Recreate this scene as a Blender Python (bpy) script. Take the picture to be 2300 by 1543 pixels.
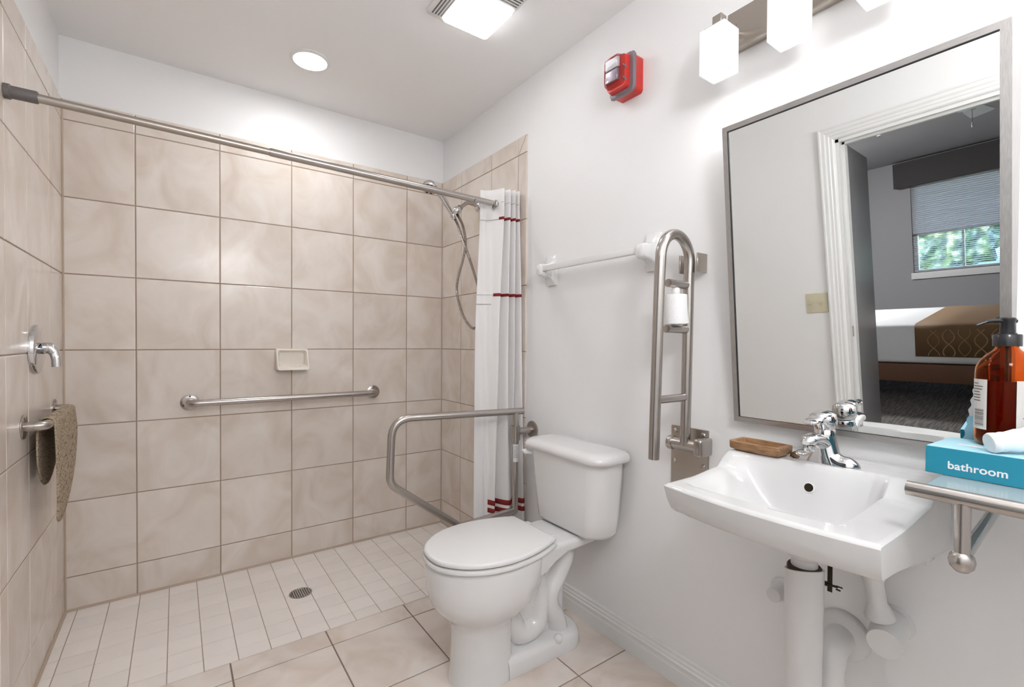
import bpy, bmesh, math, random
from mathutils import Vector, Matrix, Euler
from math import pi, sin, cos, radians, sqrt, atan2
random.seed(7)
for o in list(bpy.data.objects):
    bpy.data.objects.remove(o, do_unlink=True)
C = bpy.context.scene.collection
scene = bpy.context.scene

# ---------------------------------------------------------------- camera, world, exposure
W, H = 2300, 1543
FPX, YAW, PITCH, ROLL, CY = 1055.23, 0.6202, -0.0142, 0.0064, 782.88
CZ = 1.1673
cam_d = bpy.data.cameras.new('camera'); cam = bpy.data.objects.new('camera', cam_d); C.objects.link(cam)
cam_d.sensor_width = 36; cam_d.lens = 36 * FPX / W; cam_d.shift_y = (CY - 771.5) / W
cam_d.clip_start = 0.02
_f = Vector((sin(YAW) * cos(PITCH), cos(YAW) * cos(PITCH), sin(PITCH)))
_r = Vector((cos(YAW), -sin(YAW), 0)); _u = _r.cross(_f)
r2 = cos(ROLL) * _r + sin(ROLL) * _u; u2 = -sin(ROLL) * _r + cos(ROLL) * _u
M = Matrix((r2, u2, -_f)).transposed().to_4x4(); M.translation = (0, 0, CZ)
cam.matrix_world = M
scene.camera = cam
vs = scene.view_settings
vs.view_transform = 'Standard'; vs.look = 'None'; vs.exposure = 2.26; vs.gamma = 1.0
vs.use_curve_mapping = False

world = bpy.data.worlds.new('sky'); scene.world = world; world.use_nodes = True
wn = world.node_tree.nodes; wl = world.node_tree.links
bg = wn['Background']
sky = wn.new('ShaderNodeTexSky'); sky.sky_type = 'NISHITA'; sky.sun_disc = False
sky.sun_elevation = radians(38); sky.sun_rotation = radians(60)
wl.new(sky.outputs[0], bg.inputs[0]); bg.inputs[1].default_value = 0.42

LAMP_CEIL = 2.2      # ceiling fan light lens
LAMP_CAN = 19.0       # shower downlight
LAMP_VAN_SIDE = 0.07   # vanity shades
LAMP_VAN_BOT = 5.0
FILL_GLOBE = 7.5      # fill globe added out of view behind the camera

# ---------------------------------------------------------------- constants of the room
D, XL, XR, ZC = 2.7287, -0.3956, 1.3944, 2.4460
E_ = 0.004

# ---------------------------------------------------------------- materials
def mat(name, col, rough=0.5, metal=0.0, **k):
    m = bpy.data.materials.new(name); m.use_nodes = True
    b = m.node_tree.nodes['Principled BSDF']
    b.inputs['Base Color'].default_value = (*col, 1)
    b.inputs['Roughness'].default_value = rough
    b.inputs['Metallic'].default_value = metal
    for a, v in k.items():
        b.inputs[a.replace('_', ' ')].default_value = v
    return m
def N(m, t, **k):
    n = m.node_tree.nodes.new(t)
    for a, v in k.items(): setattr(n, a, v)
    return n
def L(m, a, b): m.node_tree.links.new(a, b)
def P(m): return m.node_tree.nodes['Principled BSDF']
def ramp(m, stops):
    r = N(m, 'ShaderNodeValToRGB'); e = r.color_ramp.elements
    while len(e) < len(stops): e.new(0.5)
    for i, (p, c) in enumerate(stops): e[i].position = p; e[i].color = (*c, 1)
    return r
def bump(m, src, strength=0.2, dist=0.001):
    b = N(m, 'ShaderNodeBump'); b.inputs['Strength'].default_value = strength; b.inputs['Distance'].default_value = dist
    L(m, src, b.inputs['Height']); L(m, b.outputs[0], P(m).inputs['Normal'])

def tile_mat(name, c1, c2, c3, rough, scale=5.0, stretch=(1, 1, 1)):
    m = mat(name, c2, rough)
    tc = N(m, 'ShaderNodeTexCoord'); oi = N(m, 'ShaderNodeObjectInfo')
    mul = N(m, 'ShaderNodeVectorMath', operation='SCALE'); mul.inputs['Scale'].default_value = 37.0
    cmb = N(m, 'ShaderNodeCombineXYZ')
    for i in range(3): L(m, oi.outputs['Random'], cmb.inputs[i])
    L(m, cmb.outputs[0], mul.inputs[0])
    add = N(m, 'ShaderNodeVectorMath', operation='ADD'); L(m, tc.outputs['Object'], add.inputs[0]); L(m, mul.outputs[0], add.inputs[1])
    mp = N(m, 'ShaderNodeMapping'); mp.inputs['Scale'].default_value = stretch; mp.inputs['Rotation'].default_value = (0.5, 0.6, 0.4)
    L(m, add.outputs[0], mp.inputs[0])
    n1 = N(m, 'ShaderNodeTexNoise'); n1.inputs['Scale'].default_value = scale; n1.inputs['Detail'].default_value = 5; n1.inputs['Distortion'].default_value = 1.0
    L(m, mp.outputs[0], n1.inputs['Vector'])
    rp = ramp(m, [(0.30, c1), (0.52, c2), (0.72, c3)]); L(m, n1.outputs['Fac'], rp.inputs[0])
    hs = N(m, 'ShaderNodeHueSaturation'); L(m, rp.outputs[0], hs.inputs['Color'])
    ma = N(m, 'ShaderNodeMath', operation='MULTIPLY_ADD'); ma.inputs[1].default_value = 0.06; ma.inputs[2].default_value = 0.97
    L(m, oi.outputs['Random'], ma.inputs[0]); L(m, ma.outputs[0], hs.inputs['Value'])
    L(m, hs.outputs[0], P(m).inputs['Base Color'])
    n2 = N(m, 'ShaderNodeTexNoise'); n2.inputs['Scale'].default_value = 14; L(m, add.outputs[0], n2.inputs['Vector'])
    bump(m, n2.outputs['Fac'], 0.15, 0.002)
    return m

M_tile = tile_mat('beige_wall_tile', (0.68, 0.58, 0.50), (0.755, 0.67, 0.60), (0.81, 0.745, 0.69), 0.22, 5.5, (1, 1, 0.8))
M_ftile = tile_mat('beige_floor_tile', (0.68, 0.57, 0.49), (0.78, 0.685, 0.62), (0.84, 0.775, 0.725), 0.25, 5.0)
M_stile = tile_mat('shower_floor_tile', (0.86, 0.80, 0.75), (0.88, 0.82, 0.775), (0.90, 0.84, 0.80), 0.35, 6.0)
M_grout = mat('brown_grout', (0.36, 0.27, 0.215), 0.9)
M_fgrout = mat('floor_grout', (0.27, 0.205, 0.165), 0.9)
M_sgrout = mat('pale_shower_grout', (0.42, 0.335, 0.285), 0.9)
M_caulk = mat('tan_caulk', (0.50, 0.40, 0.31), 0.6)
def paint(name, col, rough=0.45):
    m = mat(name, col, rough)
    tc = N(m, 'ShaderNodeTexCoord'); n = N(m, 'ShaderNodeTexNoise'); n.inputs['Scale'].default_value = 160; n.inputs['Detail'].default_value = 2
    L(m, tc.outputs['Object'], n.inputs['Vector']); bump(m, n.outputs['Fac'], 0.08, 0.001)
    return m
M_wall = paint('white_wall_paint', (0.885, 0.875, 0.872), 0.42)
M_ceil = paint('white_ceiling_paint', (0.955, 0.942, 0.94), 0.8)
M_trim = mat('white_trim_paint', (0.84, 0.835, 0.82), 0.3)
M_cer = mat('white_porcelain', (0.80, 0.79, 0.785), 0.10, 0, Coat_Weight=0.3)
M_sink = mat('white_sink_porcelain', (0.70, 0.695, 0.69), 0.10, 0, Coat_Weight=0.3)
M_plas = mat('white_plastic', (0.82, 0.81, 0.80), 0.22)
M_steel = mat('brushed_steel', (0.47, 0.435, 0.41), 0.27, 1.0, Anisotropic=0.5)
M_nickel = mat('brushed_nickel', (0.45, 0.405, 0.36), 0.33, 1.0)
def brushed(name, col, rough, sc):
    m = mat(name, col, rough, 1.0)
    tc = N(m, 'ShaderNodeTexCoord'); mp = N(m, 'ShaderNodeMapping'); mp.inputs['Scale'].default_value = sc
    n = N(m, 'ShaderNodeTexNoise'); n.inputs['Scale'].default_value = 8; n.inputs['Detail'].default_value = 6
    L(m, tc.outputs['Object'], mp.inputs[0]); L(m, mp.outputs[0], n.inputs['Vector'])
    rp = ramp(m, [(0.3, tuple(c * 0.86 for c in col)), (0.7, tuple(min(1, c * 1.08) for c in col))])
    L(m, n.outputs['Fac'], rp.inputs[0]); L(m, rp.outputs[0], P(m).inputs['Base Color'])
    return m
M_frame = brushed('brushed_mirror_frame', (0.50, 0.48, 0.465), 0.38, (60, 60, 3))
M_frame_h = brushed('brushed_mirror_frame_rail', (0.50, 0.48, 0.465), 0.38, (60, 3, 60))
M_chrome = mat('polished_chrome', (0.66, 0.66, 0.67), 0.05, 1.0)
M_dchrome = mat('dark_chrome', (0.30, 0.30, 0.32), 0.15, 1.0)
M_mirror = mat('mirror_glass', (0.90, 0.91, 0.90), 0.0, 1.0)
M_black = mat('black_rubber', (0.012, 0.012, 0.013), 0.5)
M_blackp = mat('black_plastic', (0.015, 0.015, 0.018), 0.18)
M_gray = mat('grey_rubber', (0.14, 0.125, 0.12), 0.5)
M_dark = mat('dark_bronze', (0.05, 0.038, 0.028), 0.3, 0.8)
M_red = mat('red_plastic', (0.62, 0.025, 0.018), 0.3)
M_clear = mat('clear_polycarbonate', (0.93, 0.90, 0.93), 0.04, 0, Transmission_Weight=1.0, IOR=1.3)
M_glass = mat('shelf_glass', (0.80, 0.90, 0.93), 0.22, 0, Transmission_Weight=0.7, IOR=1.45)
M_cream = mat('cream_ceramic', (0.84, 0.775, 0.69), 0.12)
M_fabric = mat('white_curtain_cloth', (0.80, 0.775, 0.765), 0.85, 0, Sheen_Weight=0.2)
M_fred = mat('dark_red_ribbon', (0.23, 0.012, 0.012), 0.8)
M_fgrey = mat('pale_grey_seam', (0.50, 0.48, 0.47), 0.85)
M_paper = mat('tissue_paper', (0.86, 0.855, 0.85), 0.95)
_n = N(M_paper, 'ShaderNodeTexVoronoi'); _n.inputs['Scale'].default_value = 260
_tc = N(M_paper, 'ShaderNodeTexCoord'); L(M_paper, _tc.outputs['Object'], _n.inputs['Vector']); bump(M_paper, _n.outputs[0], 0.4, 0.001)
M_teal = mat('teal_cardboard', (0.018, 0.26, 0.38), 0.4)
M_sky = mat('pale_blue_cardboard', (0.46, 0.77, 0.90), 0.4)
M_whitep = mat('white_print', (0.84, 0.84, 0.84), 0.5)
M_label = mat('grey_label_paper', (0.66, 0.63, 0.60), 0.5)
M_ink = mat('black_ink', (0.05, 0.045, 0.045), 0.6)
M_amber = mat('amber_bottle', (0.86, 0.33, 0.075), 0.03, 0, Transmission_Weight=1.0, IOR=1.2)
M_liquid = mat('dark_amber_liquid', (0.16, 0.012, 0.006), 0.08, 0, Transmission_Weight=0.35, IOR=1.33)
M_tube = mat('white_translucent_tube', (0.84, 0.84, 0.86), 0.3, 0, Subsurface_Weight=0.2)
M_flange_w = mat('painted_pipe_cover', (0.76, 0.75, 0.74), 0.3)
def emit(name, col, s):
    m = mat(name, (0.9, 0.9, 0.9), 0.4)
    P(m).inputs['Emission Color'].default_value = (*col, 1); P(m).inputs['Emission Strength'].default_value = s
    return m
M_lens = emit('lit_lens', (0.965, 0.985, 1.0), LAMP_CEIL)
M_can = emit('lit_downlight', (0.965, 0.985, 1.0), LAMP_CAN)
M_shade = emit('lit_opal_glass', (0.985, 0.985, 0.985), LAMP_VAN_SIDE)
M_bulb = emit('lit_bulb_opening', (0.985, 0.985, 0.985), LAMP_VAN_BOT)

M_wood = mat('oiled_wood', (0.30, 0.15, 0.065), 0.4)
_tc = N(M_wood, 'ShaderNodeTexCoord'); _mp = N(M_wood, 'ShaderNodeMapping'); _mp.inputs['Scale'].default_value = (30, 5, 30)
_n = N(M_wood, 'ShaderNodeTexNoise'); _n.inputs['Scale'].default_value = 6; _n.inputs['Detail'].default_value = 6
L(M_wood, _tc.outputs['Object'], _mp.inputs[0]); L(M_wood, _mp.outputs[0], _n.inputs['Vector'])
_r2 = ramp(M_wood, [(0.3, (0.20, 0.10, 0.045)), (0.55, (0.36, 0.20, 0.095)), (0.75, (0.46, 0.27, 0.14))]); L(M_wood, _n.outputs['Fac'], _r2.inputs[0]); L(M_wood, _r2.outputs[0], P(M_wood).inputs['Base Color'])

M_mat = mat('woven_tan_mat', (0.42, 0.33, 0.23), 0.75)
_tc = N(M_mat, 'ShaderNodeTexCoord'); _mp = N(M_mat, 'ShaderNodeMapping'); _mp.inputs['Scale'].default_value = (1, 1, 1.8)
_v = N(M_mat, 'ShaderNodeTexVoronoi'); _v.inputs['Scale'].default_value = 75; _v.inputs['Randomness'].default_value = 0.8
L(M_mat, _tc.outputs['Object'], _mp.inputs[0]); L(M_mat, _mp.outputs[0], _v.inputs['Vector'])
_r2 = ramp(M_mat, [(0.1, (0.52, 0.42, 0.31)), (0.62, (0.36, 0.28, 0.19)), (0.85, (0.13, 0.09, 0.055))]); L(M_mat, _v.outputs['Distance'], _r2.inputs[0]); L(M_mat, _r2.outputs[0], P(M_mat).inputs['Base Color'])
_inv = N(M_mat, 'ShaderNodeMath', operation='SUBTRACT'); _inv.inputs[0].default_value = 1; L(M_mat, _v.outputs['Distance'], _inv.inputs[1]); bump(M_mat, _inv.outputs[0], 0.9, 0.003)

# bedroom
M_bwall = mat('grey_bedroom_paint', (0.35, 0.345, 0.35), 0.5)
M_bceil = mat('grey_bedroom_ceiling', (0.48, 0.48, 0.49), 0.7)
M_bdoor = mat('grey_door_paint', (0.33, 0.33, 0.335), 0.4)
M_carpet = mat('dark_striped_carpet', (0.10, 0.09, 0.082), 0.95)
_tc = N(M_carpet, 'ShaderNodeTexCoord'); _mp = N(M_carpet, 'ShaderNodeMapping'); _mp.inputs['Scale'].default_value = (4, 60, 1); _mp.inputs['Rotation'].default_value = (0, 0, 0.2)
_n = N(M_carpet, 'ShaderNodeTexNoise'); _n.inputs['Scale'].default_value = 2; _n.inputs['Detail'].default_value = 3
L(M_carpet, _tc.outputs['Object'], _mp.inputs[0]); L(M_carpet, _mp.outputs[0], _n.inputs['Vector'])
_r2 = ramp(M_carpet, [(0.35, (0.065, 0.057, 0.05)), (0.65, (0.22, 0.20, 0.185))]); L(M_carpet, _n.outputs['Fac'], _r2.inputs[0]); L(M_carpet, _r2.outputs[0], P(M_carpet).inputs['Base Color'])
M_sheet = mat('white_bed_sheet', (0.78, 0.78, 0.78), 0.8)
M_runner = mat('brown_bed_runner', (0.20, 0.115, 0.05), 0.7)
M_swirl = mat('gold_swirl_print', (0.36, 0.24, 0.12), 0.7)
M_bwood = mat('dark_bed_wood', (0.16, 0.075, 0.04), 0.4)
M_val = mat('dark_grey_valance', (0.055, 0.05, 0.048), 0.7)
M_slat = mat('grey_white_blind', (0.47, 0.47, 0.48), 0.5)
M_outglass = mat('window_pane', (0.95, 0.97, 0.97), 0.0, 0, Transmission_Weight=1.0, IOR=1.05)
M_grass = mat('grass', (0.26, 0.36, 0.16), 0.9)
M_leaf = mat('hedge_leaves', (0.07, 0.16, 0.055), 0.8)
_tc = N(M_leaf, 'ShaderNodeTexCoord'); _n = N(M_leaf, 'ShaderNodeTexNoise'); _n.inputs['Scale'].default_value = 6; _n.inputs['Detail'].default_value = 4
L(M_leaf, _tc.outputs['Object'], _n.inputs['Vector'])
_r2 = ramp(M_leaf, [(0.4, (0.03, 0.055, 0.04)), (0.55, (0.13, 0.21, 0.11)), (0.68, (0.42, 0.50, 0.40))]); L(M_leaf, _n.outputs['Fac'], _r2.inputs[0]); L(M_leaf, _r2.outputs[0], P(M_leaf).inputs['Base Color'])
M_almond = mat('almond_plastic', (0.66, 0.60, 0.44), 0.35)

# ---------------------------------------------------------------- mesh helpers (all take world coordinates)
def new_bm(): return bmesh.new()
def origin_of(p):
    v = Vector((0, 0, 0))
    while p is not None:
        v += p.location; p = p.parent
    return v
def obj(name, bm, m, parent=None, origin=None, smooth=True, angle=40, mats=None):
    """one mesh object from a bmesh given in world coordinates"""
    if parent is not None: off = origin_of(parent); loc = Vector((0, 0, 0))
    else:
        off = Vector(origin) if origin is not None else Vector((0, 0, 0)); loc = off.copy()
    bmesh.ops.recalc_face_normals(bm, faces=bm.faces)
    bmesh.ops.translate(bm, verts=bm.verts, vec=-off)
    me = bpy.data.meshes.new(name); bm.to_mesh(me); bm.free()
    for mm in (mats or [m]): me.materials.append(mm)
    if smooth:
        me.polygons.foreach_set('use_smooth', [True] * len(me.polygons))
        me.set_sharp_from_angle(angle=radians(angle))
    o = bpy.data.objects.new(name, me); C.objects.link(o); o.location = loc
    if parent is not None: o.parent = parent
    return o
def tag(o, label=None, cat=None, group=None, kind=None):
    if label: o['label'] = label
    if cat: o['category'] = cat
    if group: o['group'] = group
    if kind: o['kind'] = kind
    return o
def thing(name, label, cat, loc=(0, 0, 0), group=None, kind=None):
    o = bpy.data.objects.new(name, None); C.objects.link(o); o.location = loc; o.empty_display_size = 0.05
    return tag(o, label, cat, group, kind)
def add_box(bm, x0, x1, y0, y1, z0, z1, bev=0.0, seg=2, rot=None, piv=None):
    g = bmesh.ops.create_cube(bm, size=1.0)['verts']
    for v in g:
        v.co = Vector(((x0 + x1) / 2 + v.co.x * (x1 - x0), (y0 + y1) / 2 + v.co.y * (y1 - y0), (z0 + z1) / 2 + v.co.z * (z1 - z0)))
    if bev > 0:
        es = list({e for v in g for e in v.link_edges})
        r = bmesh.ops.bevel(bm, geom=es, offset=bev, segments=seg, profile=0.6, affect='EDGES', clamp_overlap=True)
        g = list({v for f in r['faces'] for v in f.verts} | {v for v in g if v.is_valid})
    if rot is not None:
        piv = Vector(piv)
        for v in g: v.co = piv + rot @ (v.co - piv)
    return g
def box(name, m, parent, x0, x1, y0, y1, z0, z1, bev=0.0, seg=2, origin=None, **k):
    bm = new_bm(); add_box(bm, x0, x1, y0, y1, z0, z1, bev, seg, **k)
    return obj(name, bm, m, parent, origin)
def catmull(pts, n=8):
    P_ = [Vector(p) for p in pts]; P_ = [2 * P_[0] - P_[1]] + P_ + [2 * P_[-1] - P_[-2]]
    out = []
    for i in range(1, len(P_) - 2):
        a, b, c, d = P_[i - 1:i + 3]
        for k in range(n):
            t = k / n
            out.append(0.5 * ((2 * b) + (c - a) * t + (2 * a - 5 * b + 4 * c - d) * t * t + (-a + 3 * b - 3 * c + d) * t ** 3))
    out.append(P_[-2]); return out
def fillet(pts, r, n=6):
    """polyline with rounded corners"""
    P_ = [Vector(p) for p in pts]; out = [P_[0]]
    rr = r if isinstance(r, (list, tuple)) else [r] * (len(P_) - 2)
    for i in range(1, len(P_) - 1):
        a = (P_[i - 1] - P_[i]); b = (P_[i + 1] - P_[i]); la, lb = a.length, b.length; a.normalize(); b.normalize()
        th = a.angle(b); d = min(rr[i - 1] / math.tan(th / 2), la * 0.49, lb * 0.49)
        p0 = P_[i] + a * d; p2 = P_[i] + b * d
        for k in range(n + 1):
            t = k / n; q = (1 - t) ** 2 * p0 + 2 * t * (1 - t) * P_[i] + t * t * p2
            # weight toward circle
            out.append(q)
    out.append(P_[-1]); return out
def add_tube(bm, path, rad, seg=16, caps=True, squash=None):
    """squash = (axis vector, factor)"""
    P_ = [Vector(p) for p in path]; n = len(P_)
    R_ = rad if isinstance(rad, (list, tuple)) else [rad] * n
    T = []
    for i in range(n):
        a = P_[max(0, i - 1)]; b = P_[min(n - 1, i + 1)]; t = (b - a)
        T.append(t.normalized() if t.length > 1e-9 else Vector((0, 0, 1)))
    up = Vector((0, 0, 1)) if abs(T[0].z) < 0.9 else Vector((1, 0, 0))
    nrm = (up - T[0] * up.dot(T[0])).normalized(); rings = []
    for i in range(n):
        nrm = (nrm - T[i] * nrm.dot(T[i])).normalized(); bi = T[i].cross(nrm)
        ring = []
        for k in range(seg):
            a = 2 * pi * k / seg; off = (nrm * cos(a) + bi * sin(a)) * R_[i]
            if squash: ax, f = squash; ax = Vector(ax); off = off + ax * off.dot(ax) * (f - 1)
            ring.append(bm.verts.new(P_[i] + off))
        rings.append(ring)
    for i in range(n - 1):
        for k in range(seg):
            bm.faces.new((rings[i][k], rings[i][(k + 1) % seg], rings[i + 1][(k + 1) % seg], rings[i + 1][k]))
    if caps:
        bm.faces.new(rings[0][::-1]); bm.faces.new(rings[-1])
def tube(name, m, parent, path, rad, seg=16, origin=None, **k):
    bm = new_bm(); add_tube(bm, path, rad, seg, **k); return obj(name, bm, m, parent, origin)
def add_lathe(bm, prof, base, axis=(0, 0, 1), seg=28, caps=True):
    """prof = [(radius, height)] along axis from base"""
    ax = Vector(axis).normalized(); up = Vector((0, 0, 1)) if abs(ax.z) < 0.9 else Vector((1, 0, 0))
    a = ax.cross(up).normalized(); b = ax.cross(a); base = Vector(base); rings = []
    for r, h in prof:
        if r < 1e-6: rings.append([bm.verts.new(base + ax * h)])
        else: rings.append([bm.verts.new(base + ax * h + (a * cos(2 * pi * k / seg) + b * sin(2 * pi * k / seg)) * r) for k in range(seg)])
    for p, q in zip(rings, rings[1:]):
        for k in range(seg):
            j = (k + 1) % seg
            if len(p) == 1 and len(q) == 1: continue
            if len(p) == 1: bm.faces.new((p[0], q[k], q[j]))
            elif len(q) == 1: bm.faces.new((p[k], p[j], q[0]))
            else: bm.faces.new((p[k], p[j], q[j], q[k]))
    if caps:
        if len(rings[0]) > 1: bm.faces.new(rings[0][::-1])
        if len(rings[-1]) > 1: bm.faces.new(rings[-1])
def lathe(name, m, parent, prof, base, axis=(0, 0, 1), seg=28, origin=None, caps=True):
    bm = new_bm(); add_lathe(bm, prof, base, axis, seg, caps); return obj(name, bm, m, parent, origin)
def add_loft(bm, rings, caps=True, closed=True):
    R_ = [[bm.verts.new(p) for p in r] for r in rings]; n = len(R_[0])
    for a, b in zip(R_, R_[1:]):
        for k in range(n if closed else n - 1):
            j = (k + 1) % n; bm.faces.new((a[k], a[j], b[j], b[k]))
    if caps: bm.faces.new(R_[0][::-1]); bm.faces.new(R_[-1])
def rrect(cx, cy, hx, hy, r, z, n=6):
    """rounded rectangle ring in XY at height z"""
    r = min(r, hx * 0.999, hy * 0.999); out = []
    for q, (sx, sy) in enumerate(((1, 1), (-1, 1), (-1, -1), (1, -1))):
        for k in range(n + 1):
            a = q * pi / 2 + (pi / 2) * k / n
            out.append(Vector((cx + sx * (hx - r) + cos(a) * r, cy + sy * (hy - r) + sin(a) * r, z)))
    return out
def prism(bm, pts, d):
    """extrude a closed outline (3-D points) by vector d"""
    d = Vector(d); a = [bm.verts.new(Vector(p)) for p in pts]; b = [bm.verts.new(Vector(p) + d) for p in pts]; n = len(a)
    bm.faces.new(a); bm.faces.new(b[::-1])
    for i in range(n): bm.faces.new((a[i], b[i], b[(i + 1) % n], a[(i + 1) % n]))
def interp(tab, x):
    if x <= tab[0][0]: return tab[0][1]
    for (a, u), (b, v) in zip(tab, tab[1:]):
        if x <= b:
            t = (x - a) / (b - a); return u + (v - u) * t
    return tab[-1][1]
def sstep(a, b, x):
    t = max(0, min(1, (x - a) / (b - a))); return t * t * (3 - 2 * t)

# ================================================================ STRUCTURE
def struct(name, bm, m, parent=None, **k):
    o = obj(name, bm, m, parent, **k); o['kind'] = 'structure'; return o
YN = -0.75                       # near wall behind the camera
DY0, DY1, DZ = 0.20, 1.074, 1.94  # doorway in the left wall
WT = 0.12
bm = new_bm(); add_box(bm, XL - E_ - WT, XR + E_ + 0.1, D + E_, D + E_ + 0.1, 0, ZC); wall_back = struct('wall_back', bm, M_wall)
bm = new_bm(); add_box(bm, XR + E_, XR + E_ + 0.1, YN - 0.1, D + E_, 0, ZC); wall_right = struct('wall_right', bm, M_wall)
bm = new_bm()
add_box(bm, XL - E_ - WT, XL - E_, DY1, D + E_, 0, ZC); add_box(bm, XL - E_ - WT, XL - E_, YN - 0.1, DY0, 0, ZC)
add_box(bm, XL - E_ - WT, XL - E_, DY0, DY1, DZ, ZC)
wall_left = struct('wall_left', bm, M_wall)
bm = new_bm(); add_box(bm, XL - E_, XR + E_, YN - 0.1, YN, 0, ZC); struct('wall_near', bm, M_wall)
bm = new_bm(); add_box(bm, XL - E_ - WT, XR + 0.1, YN - 0.1, D + 0.1, ZC, ZC + 0.1); ceiling = struct('ceiling', bm, M_ceil)
bm = new_bm(); add_box(bm, XL - E_ - WT, XR + 0.1, YN - 0.1, 1.957, -0.1, -0.0035); floor = struct('floor', bm, M_fgrout)
bm = new_bm(); add_box(bm, XL - E_ - WT, XR + 0.1, 1.957, D + 0.1, -0.1, -0.0018); shower_floor = struct('floor_shower', bm, M_sgrout)

# ---- tiles, each its own object
TC = {}
def tile(parent, axis, u0, u1, v0, v1, plane, m, thick=0.008, bev=0.0022, sign=1, drop=0.0012):
    """axis: normal axis; u,v = the other two (x,z)/(y,z)/(x,y); sign = +1 if the face looks toward +axis"""
    w, h = round(u1 - u0, 4), round(v1 - v0, 4)
    key = (axis, w, h, m.name, sign, bev)
    if key not in TC:
        b = new_bm()
        def pt(u, v, d):
            return Vector((d * sign, u, v)) if axis == 'x' else Vector((u, d * sign, v)) if axis == 'y' else Vector((u, v, d * sign))
        def ring(i, d): return [b.verts.new(pt(-w / 2 + i, -h / 2 + i, d)), b.verts.new(pt(w / 2 - i, -h / 2 + i, d)), b.verts.new(pt(w / 2 - i, h / 2 - i, d)), b.verts.new(pt(-w / 2 + i, h / 2 - i, d))]
        rs = [ring(0, -thick), ring(0, -bev * 0.6), ring(bev, 0)]
        for p, q in zip(rs, rs[1:]):
            for k in range(4): b.faces.new((p[k], p[(k + 1) % 4], q[(k + 1) % 4], q[k]))
        b.faces.new(rs[2]); b.faces.new(rs[0][::-1])
        bmesh.ops.recalc_face_normals(b, faces=b.faces)
        me = bpy.data.meshes.new('tile'); b.to_mesh(me); b.free(); me.materials.append(m); TC[key] = me
    o = bpy.data.objects.new('tile', TC[key]); C.objects.link(o)
    cu, cv = (u0 + u1) / 2, (v0 + v1) / 2
    pl = plane + random.uniform(-0.0003, 0.0003)
    o.location = (pl, cu, cv) if axis == 'x' else (cu, pl, cv) if axis == 'y' else (cu, cv, pl)
    o.parent = parent
    return o
G = 0.0042
S = 0.325
rows = [2.18, 2.095] + [2.095 - S * k for k in range(1, 7)] + [0.002]
# back wall
cols_b = [XL + E_, -0.1493] + [-0.1493 + S * k for k in range(1, 5)] + [XR - E_]
for i in range(len(cols_b) - 1):
    for j in range(len(rows) - 1):
        tile(wall_back, 'y', cols_b[i] + (G / 2), cols_b[i + 1] - (G / 2), rows[j + 1] + G / 2, rows[j] - (G / 2 if j else 0), D - E_, M_tile, sign=-1)
bm = new_bm(); add_box(bm, XL + E_, XR - E_, D - E_ + 0.0022, D + E_ + 0.001, 0, 2.178); obj('grout', bm, M_grout, wall_back)
cols_s = [D - E_, 2.478, 2.150, 1.905, 1.836]
for side, wl_, pl, sg in (('r', wall_right, XR - E_, -1), ('l', wall_left, XL + E_, 1)):
    for i in range(4):
        for j in range(len(rows) - 1):
            g0 = 0 if i == 3 else G / 2
            a, b_ = cols_s[i + 1] + g0, cols_s[i] - G / 2
            if i == 3 and j == 0: continue
            tile(wl_, 'x', a, b_, rows[j + 1] + G / 2, rows[j] - (G / 2 if j else 0), pl, M_tile, sign=sg)
    # mitred trim corner: two small triangular pieces
    x0, x1 = sorted((pl, pl - sg * 0.008))
    y0, y1, z0, z1 = 1.836, 1.905 - G / 2, 2.095 + G / 2, 2.18
    bm = new_bm(); prism(bm, [(x0, y0, z0), (x0, y1 - 0.004, z0), (x0, y0, z1 - 0.004)], (x1 - x0, 0, 0)); obj('tile', bm, M_tile, wl_, smooth=False)
    bm = new_bm(); prism(bm, [(x0, y1, z0 + 0.003), (x0, y1, z1), (x0, y0 + 0.003, z1)], (x1 - x0, 0, 0)); obj('tile', bm, M_tile, wl_, smooth=False)
    gx = sorted((pl - sg * 0.0022, pl - sg * 0.009)); bm = new_bm(); add_box(bm, gx[0], gx[1], 1.8365, D - E_ + 0.002, 0, 2.179); obj('grout', bm, M_grout, wl_)
# caulk bead in the corners and along the shower floor
bm = new_bm(); add_tube(bm, [(XR - 0.006, D - 0.006, 0), (XR - 0.006, D - 0.006, 2.178)], 0.004, 8)
add_tube(bm, [(XL + 0.006, D - 0.006, 0), (XL + 0.006, D - 0.006, 2.178)], 0.004, 8)
add_tube(bm, [(XL + E_, D - 0.006, 0.002), (XR - E_, D - 0.006, 0.002)], 0.007, 8)
obj('caulk', bm, M_caulk, wall_back)
bm = new_bm(); add_tube(bm, [(XL + 0.006, 1.84, 0.002), (XL + 0.006, D, 0.002)], 0.007, 8); obj('caulk', bm, M_caulk, wall_left)
bm = new_bm(); add_tube(bm, [(XR - 0.006, 1.84, 0.002), (XR - 0.006, D, 0.002)], 0.006, 8); obj('caulk', bm, M_caulk, wall_right)
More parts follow.
